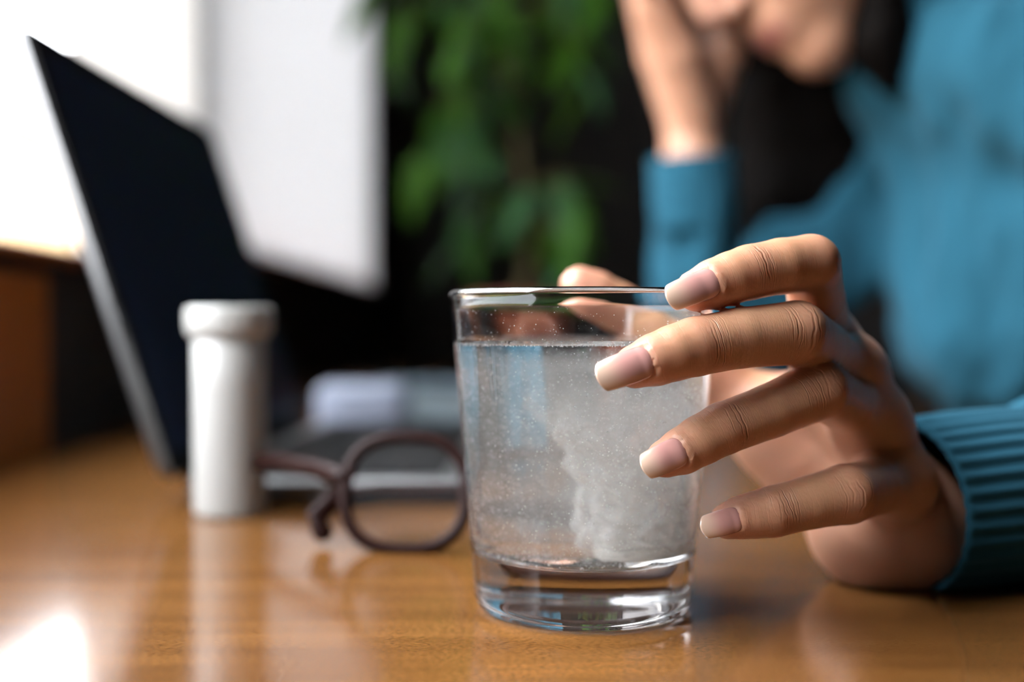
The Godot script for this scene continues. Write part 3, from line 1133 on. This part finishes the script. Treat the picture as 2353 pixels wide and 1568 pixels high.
func person() -> void:
	chain_points()
	var root := thing("person", "woman in a teal sweater bowed over the table, one hand on the glass", "person", Vector3(0.55, 0, -0.79))
	# ---- where she is
	var nose := at(1640, 52, 0.77)
	var U := Vector3(-0.766, 0.643, 0.0)
	var Fw := Vector3(-0.628, -0.748, 0.17).normalized()
	U = (U - Fw * U.dot(Fw)).normalized()
	var R := U.cross(Fw)                       # towards her left side, the camera's
	var C := nose - Fw * 0.108 + U * 0.032
	var hp := func(x: float, y: float, z: float) -> Vector3: return C + R * x + U * y + Fw * z
	var neck0: Vector3 = hp.call(0, -0.075, -0.03)
	var neck1 := neck0 + Vector3(0.072, -0.10, 0.0)
	var SL := neck1 + Vector3(0.055, -0.045, 0.155)
	var SR := neck1 + Vector3(0.03, -0.03, -0.165)
	var elbow_r := at(1645, 882, 0.885)
	var wrist_r := at(1592, 300, 0.83)
	var wrist_l := at(2120, 1212, 0.376)
	var elbow_l := Vector3(0.385, TOP + 0.041, -0.445)
	var chest := Vector3(0.415, TOP + 0.12, -0.79)
	var waist := Vector3(0.64, TOP - 0.08, -0.79)
	var hips := Vector3(0.71, TOP - 0.24, -0.79)
	# ---- one body
	var body := MB.new()
	hand_on_glass(body)
	var skin := Color(0.380, 0.199, 0.125)
	# head and the hand that holds it
	var hd := Field.new()
	hd.kin = PackedFloat32Array([0.022, 0.008, 0.005, 0.008])
	hd.kout = 0.012
	hd.bone(hp.call(0, 0.035, 0.01), hp.call(0, 0.03, -0.045), 0.076, 0.078)
	hd.bone(hp.call(0, 0.03, 0.035), hp.call(0, -0.02, 0.035), 0.055, 0.05)
	for s in [-1, 1]:
		hd.bone(hp.call(s * 0.05, -0.06, -0.005), hp.call(s * 0.012, -0.101, 0.066), 0.019, 0.014)
		hd.bone(hp.call(s * 0.045, -0.02, 0.045), hp.call(s * 0.025, -0.065, 0.055), 0.024, 0.022)
		hd.bone(hp.call(s * 0.052, -0.01, 0.0), hp.call(s * 0.05, -0.06, -0.005), 0.02, 0.019)
		hd.bone(hp.call(s * 0.03, 0.022, 0.078), hp.call(s * 0.02, 0.026, 0.086), 0.012, 0.010)      # brow
		hd.bone(hp.call(s * 0.074, -0.005, -0.012), hp.call(s * 0.077, -0.035, -0.002), 0.009, 0.006, 3)  # ear
		hd.bone(hp.call(s * 0.076, 0.012, -0.014), hp.call(s * 0.081, -0.002, -0.026), 0.007, 0.006, 3)
	hd.bone(hp.call(0, -0.06, 0.062), hp.call(0, -0.095, 0.064), 0.025, 0.018)
	hd.bone(hp.call(0, -0.102, 0.070), hp.call(0, -0.106, 0.064), 0.0125, 0.0125)
	hd.bone(hp.call(0, 0.018, 0.088), hp.call(0, -0.026, 0.104), 0.0075, 0.0095, 1)
	hd.bone(hp.call(-0.013, -0.036, 0.093), hp.call(0.013, -0.036, 0.093), 0.0085, 0.0085, 1)
	hd.bone(hp.call(-0.017, -0.0645, 0.084), hp.call(0.017, -0.0645, 0.084), 0.0058, 0.0058, 2)
	hd.bone(hp.call(0, -0.0635, 0.089), hp.call(0.012, -0.0645, 0.086), 0.0062, 0.0055, 2)
	hd.bone(hp.call(-0.015, -0.0755, 0.082), hp.call(0.015, -0.0755, 0.082), 0.0070, 0.0070, 2)
	hd.bone(hp.call(0, -0.05, -0.025), neck1, 0.052, 0.056)
	# right hand: heel under the cheek, fingers up to the brow
	var rg := 4
	hd.kin.resize(9)
	for k in range(4, 9): hd.kin[k] = 0.004
	var hand_up: Vector3 = (hp.call(-0.035, 0.05, 0.075) - wrist_r)
	var palm := at(1530, 120, 0.825)
	var top := at(1492, -40, 0.81)
	chain(hd, [wrist_r + Vector3(0, -0.05, 0), wrist_r, palm, top], [0.026, 0.0215, 0.020, 0.019], 4)
	chain(hd, [wrist_r + Vector3(0.0, 0.01, 0.012), at(1560, 130, 0.80), at(1500, 10, 0.785)], [0.018, 0.018, 0.015], 4)
	chain(hd, [wrist_r + Vector3(0.002, 0.012, 0.0), at(1625, 190, 0.83), at(1660, 130, 0.83), at(1650, 40, 0.825)], [0.019, 0.020, 0.016, 0.010], 4)
	for k in 4:
		var kn := at(1488, -30 - 6 * k, 0.775 + 0.017 * k)
		var tip: Vector3 = hp.call(-0.03 + 0.02 * k - 0.012, 0.07 + 0.004 * k, 0.075 - 0.004 * k)
		var mid := kn.lerp(tip, 0.5) + Vector3(-0.022, 0.006, 0)
		chain(hd, [kn, mid, tip], [0.0098, 0.0085, 0.0068], 5 + mini(k, 3))
	var b := field_bounds(hd, 0.01)
	var hm := net(hd, b[0], b[1], 0.0032)
	for i in hm.v.size():
		var q := hm.v[i] - C
		var l := Vector3(q.dot(R), q.dot(U), q.dot(Fw))
		var c := skin
		var lip := exp(-pow(l.x / 0.021, 4) - pow((l.y + 0.0695) / 0.0085, 4)) * smoothstep(0.076, 0.083, l.z)
		c = c.lerp(Color(0.36, 0.12, 0.12), 0.8 * lip)
		c = c.lerp(Color(0.426, 0.205, 0.152), 0.6 * exp(-(l - Vector3(0, -0.03, 0.105)).length_squared() / 0.0002))
		hm.col[i] = c
		hm.uv[i] = Vector2(0.985, 0.1)
	add_patch(body, hm)
	# trunk, arms and legs under the clothes
	var bd := Field.new()
	bd.kin = PackedFloat32Array([0.02])
	chain(bd, [neck1, chest, waist, hips], [0.052, 0.085, 0.085, 0.10])
	chain(bd, [SR, elbow_r, wrist_r], [0.030, 0.022, 0.019])
	chain(bd, [SL, elbow_l, at(2400, 1140, 0.405)], [0.030, 0.022, 0.019])
	for s in [-1, 1]:
		chain(bd, [hips + Vector3(0, -0.03, s * 0.09), Vector3(0.28, 0.50, -0.79 + s * 0.11), Vector3(0.30, 0.07, -0.79 + s * 0.11)], [0.085, 0.062, 0.04])
		bd.bone(Vector3(0.31, 0.045, -0.79 + s * 0.11), Vector3(0.17, 0.028, -0.79 + s * 0.12), 0.036, 0.028)
	b = field_bounds(bd, 0.02)
	var bm := net(bd, b[0], b[1], 0.009)
	for i in bm.v.size():
		bm.col[i] = skin
		bm.uv[i] = Vector2(0.985, 0.1)
	add_patch(body, bm)
	part(root, "body", body.into(ArrayMesh.new(), M.skin, body_nor))
	for f in 4: nail(root, f)
	# ---- lids, brows
	for s in [-1, 1]:
		var st := MB.new()
		st.tube([hp.call(s * 0.013, 0.030, 0.099), hp.call(s * 0.03, 0.037, 0.0975), hp.call(s * 0.048, 0.030, 0.084)], [0.0025, 0.003, 0.0015], 8)
		part(root, "eyebrow", st.mesh(M.hair))
		st = MB.new()
		st.tube([hp.call(s * 0.018, 0.004, 0.087), hp.call(s * 0.031, -0.001, 0.087), hp.call(s * 0.043, 0.004, 0.078)], [0.0012, 0.0016, 0.0012], 6)
		part(root, "eyelashes", st.mesh(M.hair))
	# ---- hair: drawn back over the head, hanging on the far side
	var hf := Field.new()
	hf.kin = PackedFloat32Array([0.03])
	hf.bone(hp.call(0, 0.052, 0.0), hp.call(0, 0.045, -0.055), 0.079, 0.082)
	hf.bone(hp.call(-0.055, 0.03, 0.01), hp.call(-0.07, -0.06, -0.02), 0.04, 0.035)
	chain(hf, [hp.call(0, 0.0, -0.085), hp.call(0.0, -0.07, -0.085), neck1 + Vector3(0.04, 0.02, -0.05)], [0.06, 0.05, 0.04])
	chain(hf, [hp.call(-0.06, -0.02, -0.02), at(1850, 190, 0.93), at(1800, 480, 0.95), at(1740, 700, 0.96)], [0.045, 0.05, 0.042, 0.02])
	chain(hf, [hp.call(-0.03, -0.03, -0.06), at(1980, 150, 0.91), at(1930, 420, 0.945), at(1850, 600, 0.955)], [0.05, 0.05, 0.04, 0.02])
	chain(hf, [hp.call(0.066, 0.05, -0.02), hp.call(0.074, 0.0, -0.03), hp.call(0.074, -0.05, -0.03), at(2022, 100, 0.755), at(2050, 190, 0.755)], [0.034, 0.026, 0.024, 0.015, 0.008])
	b = field_bounds(hf, 0.012)
	var hfm := net(hf, b[0], b[1], 0.0045)
	var hn := noise(55.0, 2, FastNoiseLite.TYPE_SIMPLEX, 6)
	var hnn := hfm.normals()
	for i in hfm.v.size():
		hfm.v[i] += hnn[i] * 0.003 * hn.get_noise_3d(hfm.v[i].x * 2.0, hfm.v[i].y * 0.3, hfm.v[i].z * 2.0)
	part(root, "hair", hfm.mesh(M.hair))
	# ---- sweater
	var sw := Field.new()
	sw.kin = PackedFloat32Array([0.045])
	chain(sw, [neck1 + Vector3(0.01, -0.01, 0), chest, waist, hips], [0.072, 0.118, 0.112, 0.125])
	chain(sw, [neck1, SL, elbow_l], [0.06, 0.058, 0.046])
	sw.bone(elbow_l, elbow_l.lerp(at(2090, 1163, 0.366), 0.25), 0.043, 0.036)
	chain(sw, [neck1, SR, elbow_r], [0.06, 0.054, 0.045])
	chain(sw, [elbow_r, at(1598, 470, 0.835)], [0.043, 0.034])
	b = field_bounds(sw, 0.02)
	var sm := net(sw, b[0], b[1], 0.007)
	var sn := sm.normals()
	var wr := noise(9.0, 3, FastNoiseLite.TYPE_SIMPLEX_SMOOTH, 14)
	for i in sm.v.size():
		var p := sm.v[i]
		if p.x < 0.446 and p.y < TOP + 0.001 and p.y > TOP - 0.04: sm.v[i].y = TOP + 0.001
		else: sm.v[i] += sn[i] * (0.021 * wr.get_noise_3d(p.x * 1.7, p.y * 0.5, p.z * 1.7))
	var sweater := part(root, "sweater", sm.mesh(M.teal))
	# near sleeve: a loft with the ribs of the knit, from the hem at the wrist to the elbow
	sleeve(sweater, at(2090, 1163, 0.366), elbow_l, 0.0292, 0.039, 0.055, 34, 0.0011)
	sleeve(sweater, at(1592, 358, 0.832), at(1600, 520, 0.838), 0.0325, 0.0300, 0.055, 36, 0.0009)
	var cl := MB.new()
	cl.tube([neck0 + (neck1 - neck0) * 0.35, neck0 + (neck1 - neck0) * 0.75, neck1 + Vector3(0.012, -0.02, 0)], [0.060, 0.066, 0.080], 40)
	part(sweater, "collar", cl.mesh(M.teal))
	# ---- trousers and shoes, under the table
	var tf := Field.new()
	tf.kin = PackedFloat32Array([0.03])
	tf.bone(hips, hips + Vector3(0, -0.04, 0), 0.128, 0.118)
	for s in [-1, 1]:
		chain(tf, [hips + Vector3(0, -0.03, s * 0.09), Vector3(0.28, 0.50, -0.79 + s * 0.11), Vector3(0.30, 0.11, -0.79 + s * 0.11)], [0.096, 0.073, 0.052])
	b = field_bounds(tf, 0.02)
	part(root, "trousers", net(tf, b[0], b[1], 0.012).mesh(M.denim))
	for s in [-1, 1]:
		var st := MB.new()
		st.tube([Vector3(0.335, 0.046, -0.79 + s * 0.11), Vector3(0.24, 0.044, -0.79 + s * 0.115), Vector3(0.145, 0.036, -0.79 + s * 0.12)], [0.045, 0.042, 0.034], 16)
		part(root, "shoe", st.mesh(M.black))

# a ribbed sleeve: open at the hem p, running to q
func sleeve(parent: Node3D, p: Vector3, q: Vector3, r0: float, r1: float, cuff: float, ribs: int, deep: float) -> void:
	var ax := (q - p).normalized()
	var len_ := (q - p).length()
	var up := (Vector3.UP - ax * ax.y).normalized()
	if absf(ax.y) > 0.9: up = (Vector3(1, 0, 0) - ax * ax.x).normalized()
	var side := ax.cross(up)
	var seg := ribs * 8
	for piece in 2:
		var st := MB.new()
		var rows := []                       # [distance, radius, rib]
		if piece == 0:
			for k in 4: rows.append([0.020 - 0.005 * k, r0 - 0.0030, 0.0])
			for k in 7:
				var a := PI * (k + 1) / 8.0
				rows.append([0.0016 - 0.0018 * sin(a), r0 - 0.0013 - 0.0017 * cos(a), 0.4])
			for k in 12: rows.append([0.003 + (cuff - 0.003) * k / 11.0, r0 + 0.0008 * sin(PI * k / 11.0), 1.0])
		else:
			for k in 26:
				var t := k / 25.0
				var d := lerpf(cuff - 0.002, len_, t)
				rows.append([d, lerpf(r0, r1, sqrt(t)) + 0.0025 * smoothstep(0.0, 0.1, t) + 0.0012 * sin(d * 130.0) * smoothstep(0.1, 0.4, t) * (1.0 - t), 0.55])
		var wr := noise(28.0, 2, FastNoiseLite.TYPE_SIMPLEX_SMOOTH, 31)
		for r in rows:
			for k in seg + 1:
				var a := TAU * k / seg
				var dir := up * cos(a) + side * sin(a)
				var rib: float = deep * r[2] * (0.5 + 0.5 * cos(a * ribs))
				var c: Vector3 = p + ax * r[0]
				var e: float = r[1] + rib + (0.004 * wr.get_noise_3dv(c + dir * 0.03) if piece == 1 else 0.0)
				var v := c + dir * e
				v.y = maxf(v.y, TOP + 0.0004 + 0.12 * maxf(0.0, v.y - TOP))     # lies flat where it rests on the table
				st.add(v, Vector2(float(k) / seg, r[0]))
		var w := seg + 1
		for i in rows.size() - 1:
			for k in seg:
				var a := i * w + k
				st.quad(a, a + 1, a + w + 1, a + w)
		part(parent, "cuff" if piece == 0 else "sleeve", st.mesh(M.teal))

# ---------------------------------------------------------------- the other things
func tube() -> void:
	var p := at(530, 1190, 0.505)
	p.y = TOP
	var t := thing("tablet_tube", "white plastic tablet tube with a flanged cap in front of the laptop", "tube", p)
	var st := MB.new()
	st.lathe(p, [Vector2(0.0001, 0.0), Vector2(0.0150, 0.0), Vector2(0.0164, 0.0006), Vector2(0.0168, 0.002), Vector2(0.0168, 0.03), Vector2(0.0168, 0.06), Vector2(0.0168, 0.085), Vector2(0.0001, 0.0851)], 64)
	part(t, "tube_body", st.mesh(M.white))
	st = MB.new()
	st.lathe(p, [Vector2(0.0168, 0.0834), Vector2(0.0180, 0.0834), Vector2(0.0192, 0.0848), Vector2(0.0200, 0.0867), Vector2(0.0204, 0.0892), Vector2(0.0204, 0.0957), Vector2(0.0198, 0.0972), Vector2(0.0188, 0.0978), Vector2(0.017, 0.0976), Vector2(0.0160, 0.0970), Vector2(0.0001, 0.0970)], 64)
	part(t, "cap", st.mesh(M.white))

func eyeglasses() -> void:
	var d := 0.425
	var c := at(932, 1143, d)
	var t := thing("eyeglasses", "dark tortoise eyeglasses standing half open behind the tumbler", "glasses", Vector3(c.x + 0.03, TOP, c.z))
	var right := Vector3(1, 0, 0.06).normalized()
	var up := Vector3(0.0, 0.93, -0.37).normalized()
	var fwd := right.cross(up)
	var bottom := 0.0225
	c.y = TOP + bottom * up.y + 0.0016
	part(t, "frame", frame_mesh(c, right, up))
	for s in 2:
		var o := c + right * (0.066 * s)
		var st := MB.new()
		var b := Basis(right, up, fwd)
		st.slab(o, 0.0455, 0.0435, 0.0014, 0.0185, b, 0.0003)
		part(t, "lens", st.mesh(M.lens))
	# near temple: runs back to the left; its tip turns down to the table
	var hinge := c - right * 0.0268 + up * 0.006
	var st := MB.new()
	var back := Vector3(-0.60, 0, -0.80).normalized()
	st.tube([hinge, hinge + back * 0.02 + Vector3(0, 0.001, 0), hinge + back * 0.06 + Vector3(0, 0.0, 0), hinge + back * 0.08 + Vector3(0, -0.002, 0), hinge + back * 0.10 + Vector3(0, -0.011, 0), Vector3(hinge.x, TOP + 0.0035, hinge.z) + back * 0.114], [0.0034, 0.0032, 0.003, 0.003, 0.0034, 0.003], 12, false, Vector2(0.7, 1.3))
	part(t, "temple", st.mesh(M.tortoise))
	# far temple: folded in behind the lenses, its tip curling down past the near hinge
	var h2 := c + right * (0.066 + 0.0268) + up * 0.004 + fwd * -0.006
	st = MB.new()
	st.tube([h2, h2 - fwd * 0.006 - right * 0.01, h2 - right * 0.06 - fwd * 0.012, h2 - right * 0.105 - fwd * 0.010 - Vector3(0, 0.001, 0), h2 - right * 0.124 - fwd * 0.004 - Vector3(0, 0.005, 0), h2 - right * 0.1300 + fwd * 0.001 - Vector3(0, 0.013, 0), Vector3(h2.x, TOP + 0.0035, h2.z) - right * 0.127 + fwd * 0.004], [0.0032, 0.0032, 0.0032, 0.0034, 0.0036, 0.0036, 0.0034], 12, false, Vector2(0.8, 1.3))
	part(t, "temple", st.mesh(M.tortoise))

func frame_mesh(c: Vector3, right: Vector3, up: Vector3) -> ArrayMesh:
	var st := MB.new()
	for s in 2:
		var o := c + right * (0.066 * s)
		var loop := []
		var rr := []
		for k in 40:
			var a := TAU * k / 40
			var e := 0.78
			var x := signf(cos(a)) * pow(absf(cos(a)), e) * 0.0245
			var y := signf(sin(a)) * pow(absf(sin(a)), e) * 0.0228
			loop.append(o + right * x + up * y)
			rr.append(0.0027)
		st.tube(loop, rr, 10, true)
		var sgn := -1.0 if s == 0 else 1.0
		st.tube([o + right * (sgn * 0.0225) + up * 0.008, o + right * (sgn * 0.0275) + up * 0.006], [0.003, 0.003], 10)
	st.tube([c + right * 0.0235 + up * 0.006, c + right * 0.033 + up * 0.0095, c + right * 0.0425 + up * 0.006], [0.0021, 0.002, 0.0021], 10)
	return st.mesh(M.tortoise)

func laptop() -> void:
	var near := at(400, 1100, 0.527)
	near.y = TOP + 0.0135
	var hd := Vector3(0.0335, 0, -1).normalized()        # along the hinge, away from the camera
	var outw := Vector3(1, 0, 0.0335).normalized()       # over the keyboard
	var t := thing("laptop", "open laptop with its dark switched-off screen turned away to the right", "laptop", Vector3(near.x, TOP, near.z - 0.15))
	var w := 0.298
	var depth := 0.212
	# base
	var bc := near + hd * (w / 2) + outw * (depth / 2 + 0.004)
	bc.y = TOP + 0.0075
	var b := Basis(outw, -hd, Vector3.UP)
	b = Basis(outw, Vector3.UP.cross(outw), Vector3.UP)
	var st := MB.new()
	st.slab(bc, depth, w, 0.012, 0.01, b, 0.002)
	part(t, "base", st.mesh(M.alu))
	var ytop := TOP + 0.0137
	st = MB.new()
	var kc := near + hd * (w / 2) + outw * 0.075
	kc.y = ytop
	st.slab(kc, 0.112, w - 0.024, 0.0008, 0.004, b, 0.0002)
	part(t, "keyboard_bed", st.mesh(M.black))
	for r in 6:
		for k in 14:
			if r == 5 and k > 3 and k < 9: continue
			var p := near + hd * (0.022 + 0.0195 * k) + outw * (0.0295 + 0.0183 * r)
			p.y = ytop + 0.0010
			st = MB.new()
			st.slab(p, 0.0155, 0.0165, 0.0014, 0.002, b, 0.0003)
			part(t, "key", st.mesh(M.black))
	var pk := near + hd * (0.022 + 0.0195 * 6) + outw * (0.0295 + 0.0183 * 5)
	pk.y = ytop + 0.0010
	st = MB.new()
	st.slab(pk, 0.0155, 0.0165 + 0.0195 * 4, 0.0014, 0.002, b, 0.0003)
	part(t, "space_bar", st.mesh(M.black))
	st = MB.new()
	var tp := near + hd * (w / 2) + outw * 0.172
	tp.y = ytop
	st.slab(tp, 0.065, 0.105, 0.0008, 0.004, b, 0.0002)
	part(t, "trackpad", st.mesh(M.alu))
	# lid, leaning back
	var lean := 0.318
	var up := (Vector3.UP * cos(lean) - outw * sin(lean)).normalized()
	var face := (outw * cos(lean) + Vector3.UP * sin(lean)).normalized()
	var lh := 0.239
	var lc := near + hd * (w / 2) + up * (lh / 2)
	var lb := Basis(up.cross(face), up, face)
	st = MB.new()
	st.slab(lc - face * 0.0045, w, lh, 0.0075, 0.009, lb, 0.0018)
	var lid := part(t, "lid", st.mesh(M.alu))
	st = MB.new()
	st.slab(lc - face * 0.0003, w - 0.003, lh - 0.003, 0.0012, 0.008, lb, 0.0003)
	part(lid, "bezel", st.mesh(M.black))
	st = MB.new()
	st.slab(lc + face * 0.0005, w - 0.018, lh - 0.024, 0.0006, 0.002, lb, 0.0001)
	part(lid, "screen", st.mesh(M.screen))
	st = MB.new()
	st.tube([near + hd * 0.03 - face * 0.002, near + hd * (w - 0.03) - face * 0.002], [0.0055, 0.0055], 14)
	part(t, "hinge", st.mesh(M.black))

func things_behind() -> void:
	# a small white box and a grey book beyond the laptop
	var p := at(826, 980, 0.90)
	p.y = TOP
	var t := thing("medicine_box", "small white box lying on the table just beyond the laptop keyboard", "box", p)
	var st := MB.new()
	st.box(p + Vector3(0, 0.019, -0.02), Vector3(0.074, 0.038, 0.05), 0.006)
	part(t, "carton", st.mesh(mat(Color(0.523, 0.549, 0.610), 0.5)))
	st = MB.new()
	st.box(p + Vector3(0.0375, 0.019, -0.02), Vector3(0.001, 0.034, 0.046), 0.0003)
	part(t, "flap", st.mesh(mat(Color(0.523, 0.549, 0.610), 0.5)))
	p = at(1040, 985, 0.97)
	p.y = TOP
	t = thing("book", "thick grey book lying closed beside the white box", "book", p)
	st = MB.new()
	st.box(p + Vector3(0.0, 0.0315, -0.06), Vector3(0.15, 0.003, 0.11), 0.001)
	part(t, "cover", st.mesh(M.book))
	st = MB.new()
	st.box(p + Vector3(0.0, 0.0015, -0.06), Vector3(0.15, 0.003, 0.11), 0.001)
	part(t, "cover", st.mesh(M.book))
	st = MB.new()
	st.box(p + Vector3(0.0, 0.0165, -0.062), Vector3(0.144, 0.027, 0.104), 0.001)
	part(t, "pages", st.mesh(mat(Color(0.436, 0.480, 0.497), 0.8)))

func leaf_mesh(l: float, w: float, bend: float, m: Material) -> ArrayMesh:
	var st := MB.new()
	var n := 8
	for i in n + 1:
		var q := float(i) / n
		var wd := w * pow(sin(PI * pow(q, 0.75)), 0.9) * (1.0 - 0.25 * q) + 0.0006
		for j in 5:
			var g := (j - 2) / 2.0
			st.add(Vector3(g * wd / 2, -bend * q * q * l - 0.10 * wd * (1.0 - g * g) + 0.0005 * sin(q * 30.0) , l * q), Vector2(q, g))
	for i in n:
		for j in 4:
			var a := i * 5 + j
			st.quad(a, a + 5, a + 6, a + 1)
	return st.mesh(m)

func plant() -> void:
	var base := Vector3(0.012, TOP, -1.64)
	var t := thing("potted_plant", "leafy green potted plant in front of the dark back wall", "plant", base)
	var st := MB.new()
	st.lathe(base, [Vector2(0.0001, 0), Vector2(0.055, 0), Vector2(0.058, 0.004), Vector2(0.075, 0.11), Vector2(0.082, 0.112), Vector2(0.083, 0.13), Vector2(0.074, 0.131), Vector2(0.070, 0.118), Vector2(0.0001, 0.116)], 48)
	part(t, "pot", st.mesh(M.pot))
	st = MB.new()
	st.lathe(base, [Vector2(0.0715, 0.117), Vector2(0.05, 0.121), Vector2(0.02, 0.1235), Vector2(0.0001, 0.124)], 32)
	part(t, "soil", st.mesh(M.soil))
	var D := 1.64
	var br := [
		[[1195, 690, D], [1225, 560, D], [1205, 420, D], [1180, 250, D], [1150, 50, D], [1120, -200, D], [1090, -420, D]],
		[[1180, 250, D], [1095, 170, 1.60], [1010, 240, 1.56], [975, 350, 1.55]],
		[[1180, 250, D], [1090, 230, 1.62], [1060, 320, 1.60], [1090, 420, 1.60]],
		[[1150, 50, D], [1020, -20, 1.6], [930, 20, 1.58], [885, 120, 1.57]],
		[[1150, 50, D], [1260, 0, 1.66], [1320, 80, 1.64], [1345, 200, 1.63]],
		[[1210, 440, D], [1290, 400, 1.60], [1330, 470, 1.58], [1345, 560, 1.58]],
		[[1215, 480, D], [1130, 440, 1.66], [1070, 490, 1.66], [1045, 570, 1.66]],
		[[1130, -120, D], [1000, -150, 1.62], [900, -90, 1.60], [850, 0, 1.6]],
		[[1130, -120, D], [1260, -150, 1.66], [1340, -80, 1.66], [1370, 40, 1.66]],
		[[1140, 0, D], [1080, 30, 1.55], [1050, 110, 1.52]],
		[[1215, 540, D], [1250, 500, 1.60], [1280, 560, 1.58]],
	]
	for bi in br.size():
		var p := []
		for q in br[bi]: p.append(at(q[0], q[1], q[2]))
		if bi == 0: p[0] = base + Vector3(0, 0.121, 0)
		var fine := []
		var rr := []
		var cv := Curve3D.new()
		for i in p.size():
			var tn: Vector3 = (p[mini(i + 1, p.size() - 1)] - p[maxi(i - 1, 0)]) / 6.0
			cv.add_point(p[i], -tn, tn)
		var n := 26 if bi == 0 else 14
		for i in n + 1:
			fine.append(cv.sample_baked(cv.get_baked_length() * i / n))
			rr.append(lerpf(0.009, 0.003, float(i) / n) if bi == 0 else lerpf(0.0035, 0.0012, float(i) / n))
		st = MB.new()
		st.tube(fine, rr, 8)
		part(t, "stem", st.mesh(M.stem))
		var count := 12 if bi == 0 else 9
		for i in count:
			var q := (i + 1.0) / count
			if bi == 0: q = 0.42 + 0.58 * q
			var k := int(q * (fine.size() - 1))
			var pos: Vector3 = fine[k]
			var along: Vector3 = (fine[mini(k + 1, n)] - fine[maxi(k - 1, 0)]).normalized()
			var dir := (along * 0.5 + Vector3(rng.randf_range(-1, 1), rng.randf_range(-1.3, 0.0), rng.randf_range(-1, 1))).normalized()
			var nrm := (Vector3(rng.randf_range(-0.7, 0.3), 1.0, rng.randf_range(0.0, 0.9))).normalized()
			var sd := nrm.cross(dir).normalized()
			nrm = dir.cross(sd)
			var lm := leaf_mesh(rng.randf_range(0.07, 0.115), rng.randf_range(0.032, 0.048), rng.randf_range(0.1, 0.5), M.leaf[rng.randi() % 4])
			var lf := part(t, "leaf", lm)
			lf.transform = Transform3D(Basis(sd, nrm, dir), pos - t.position)
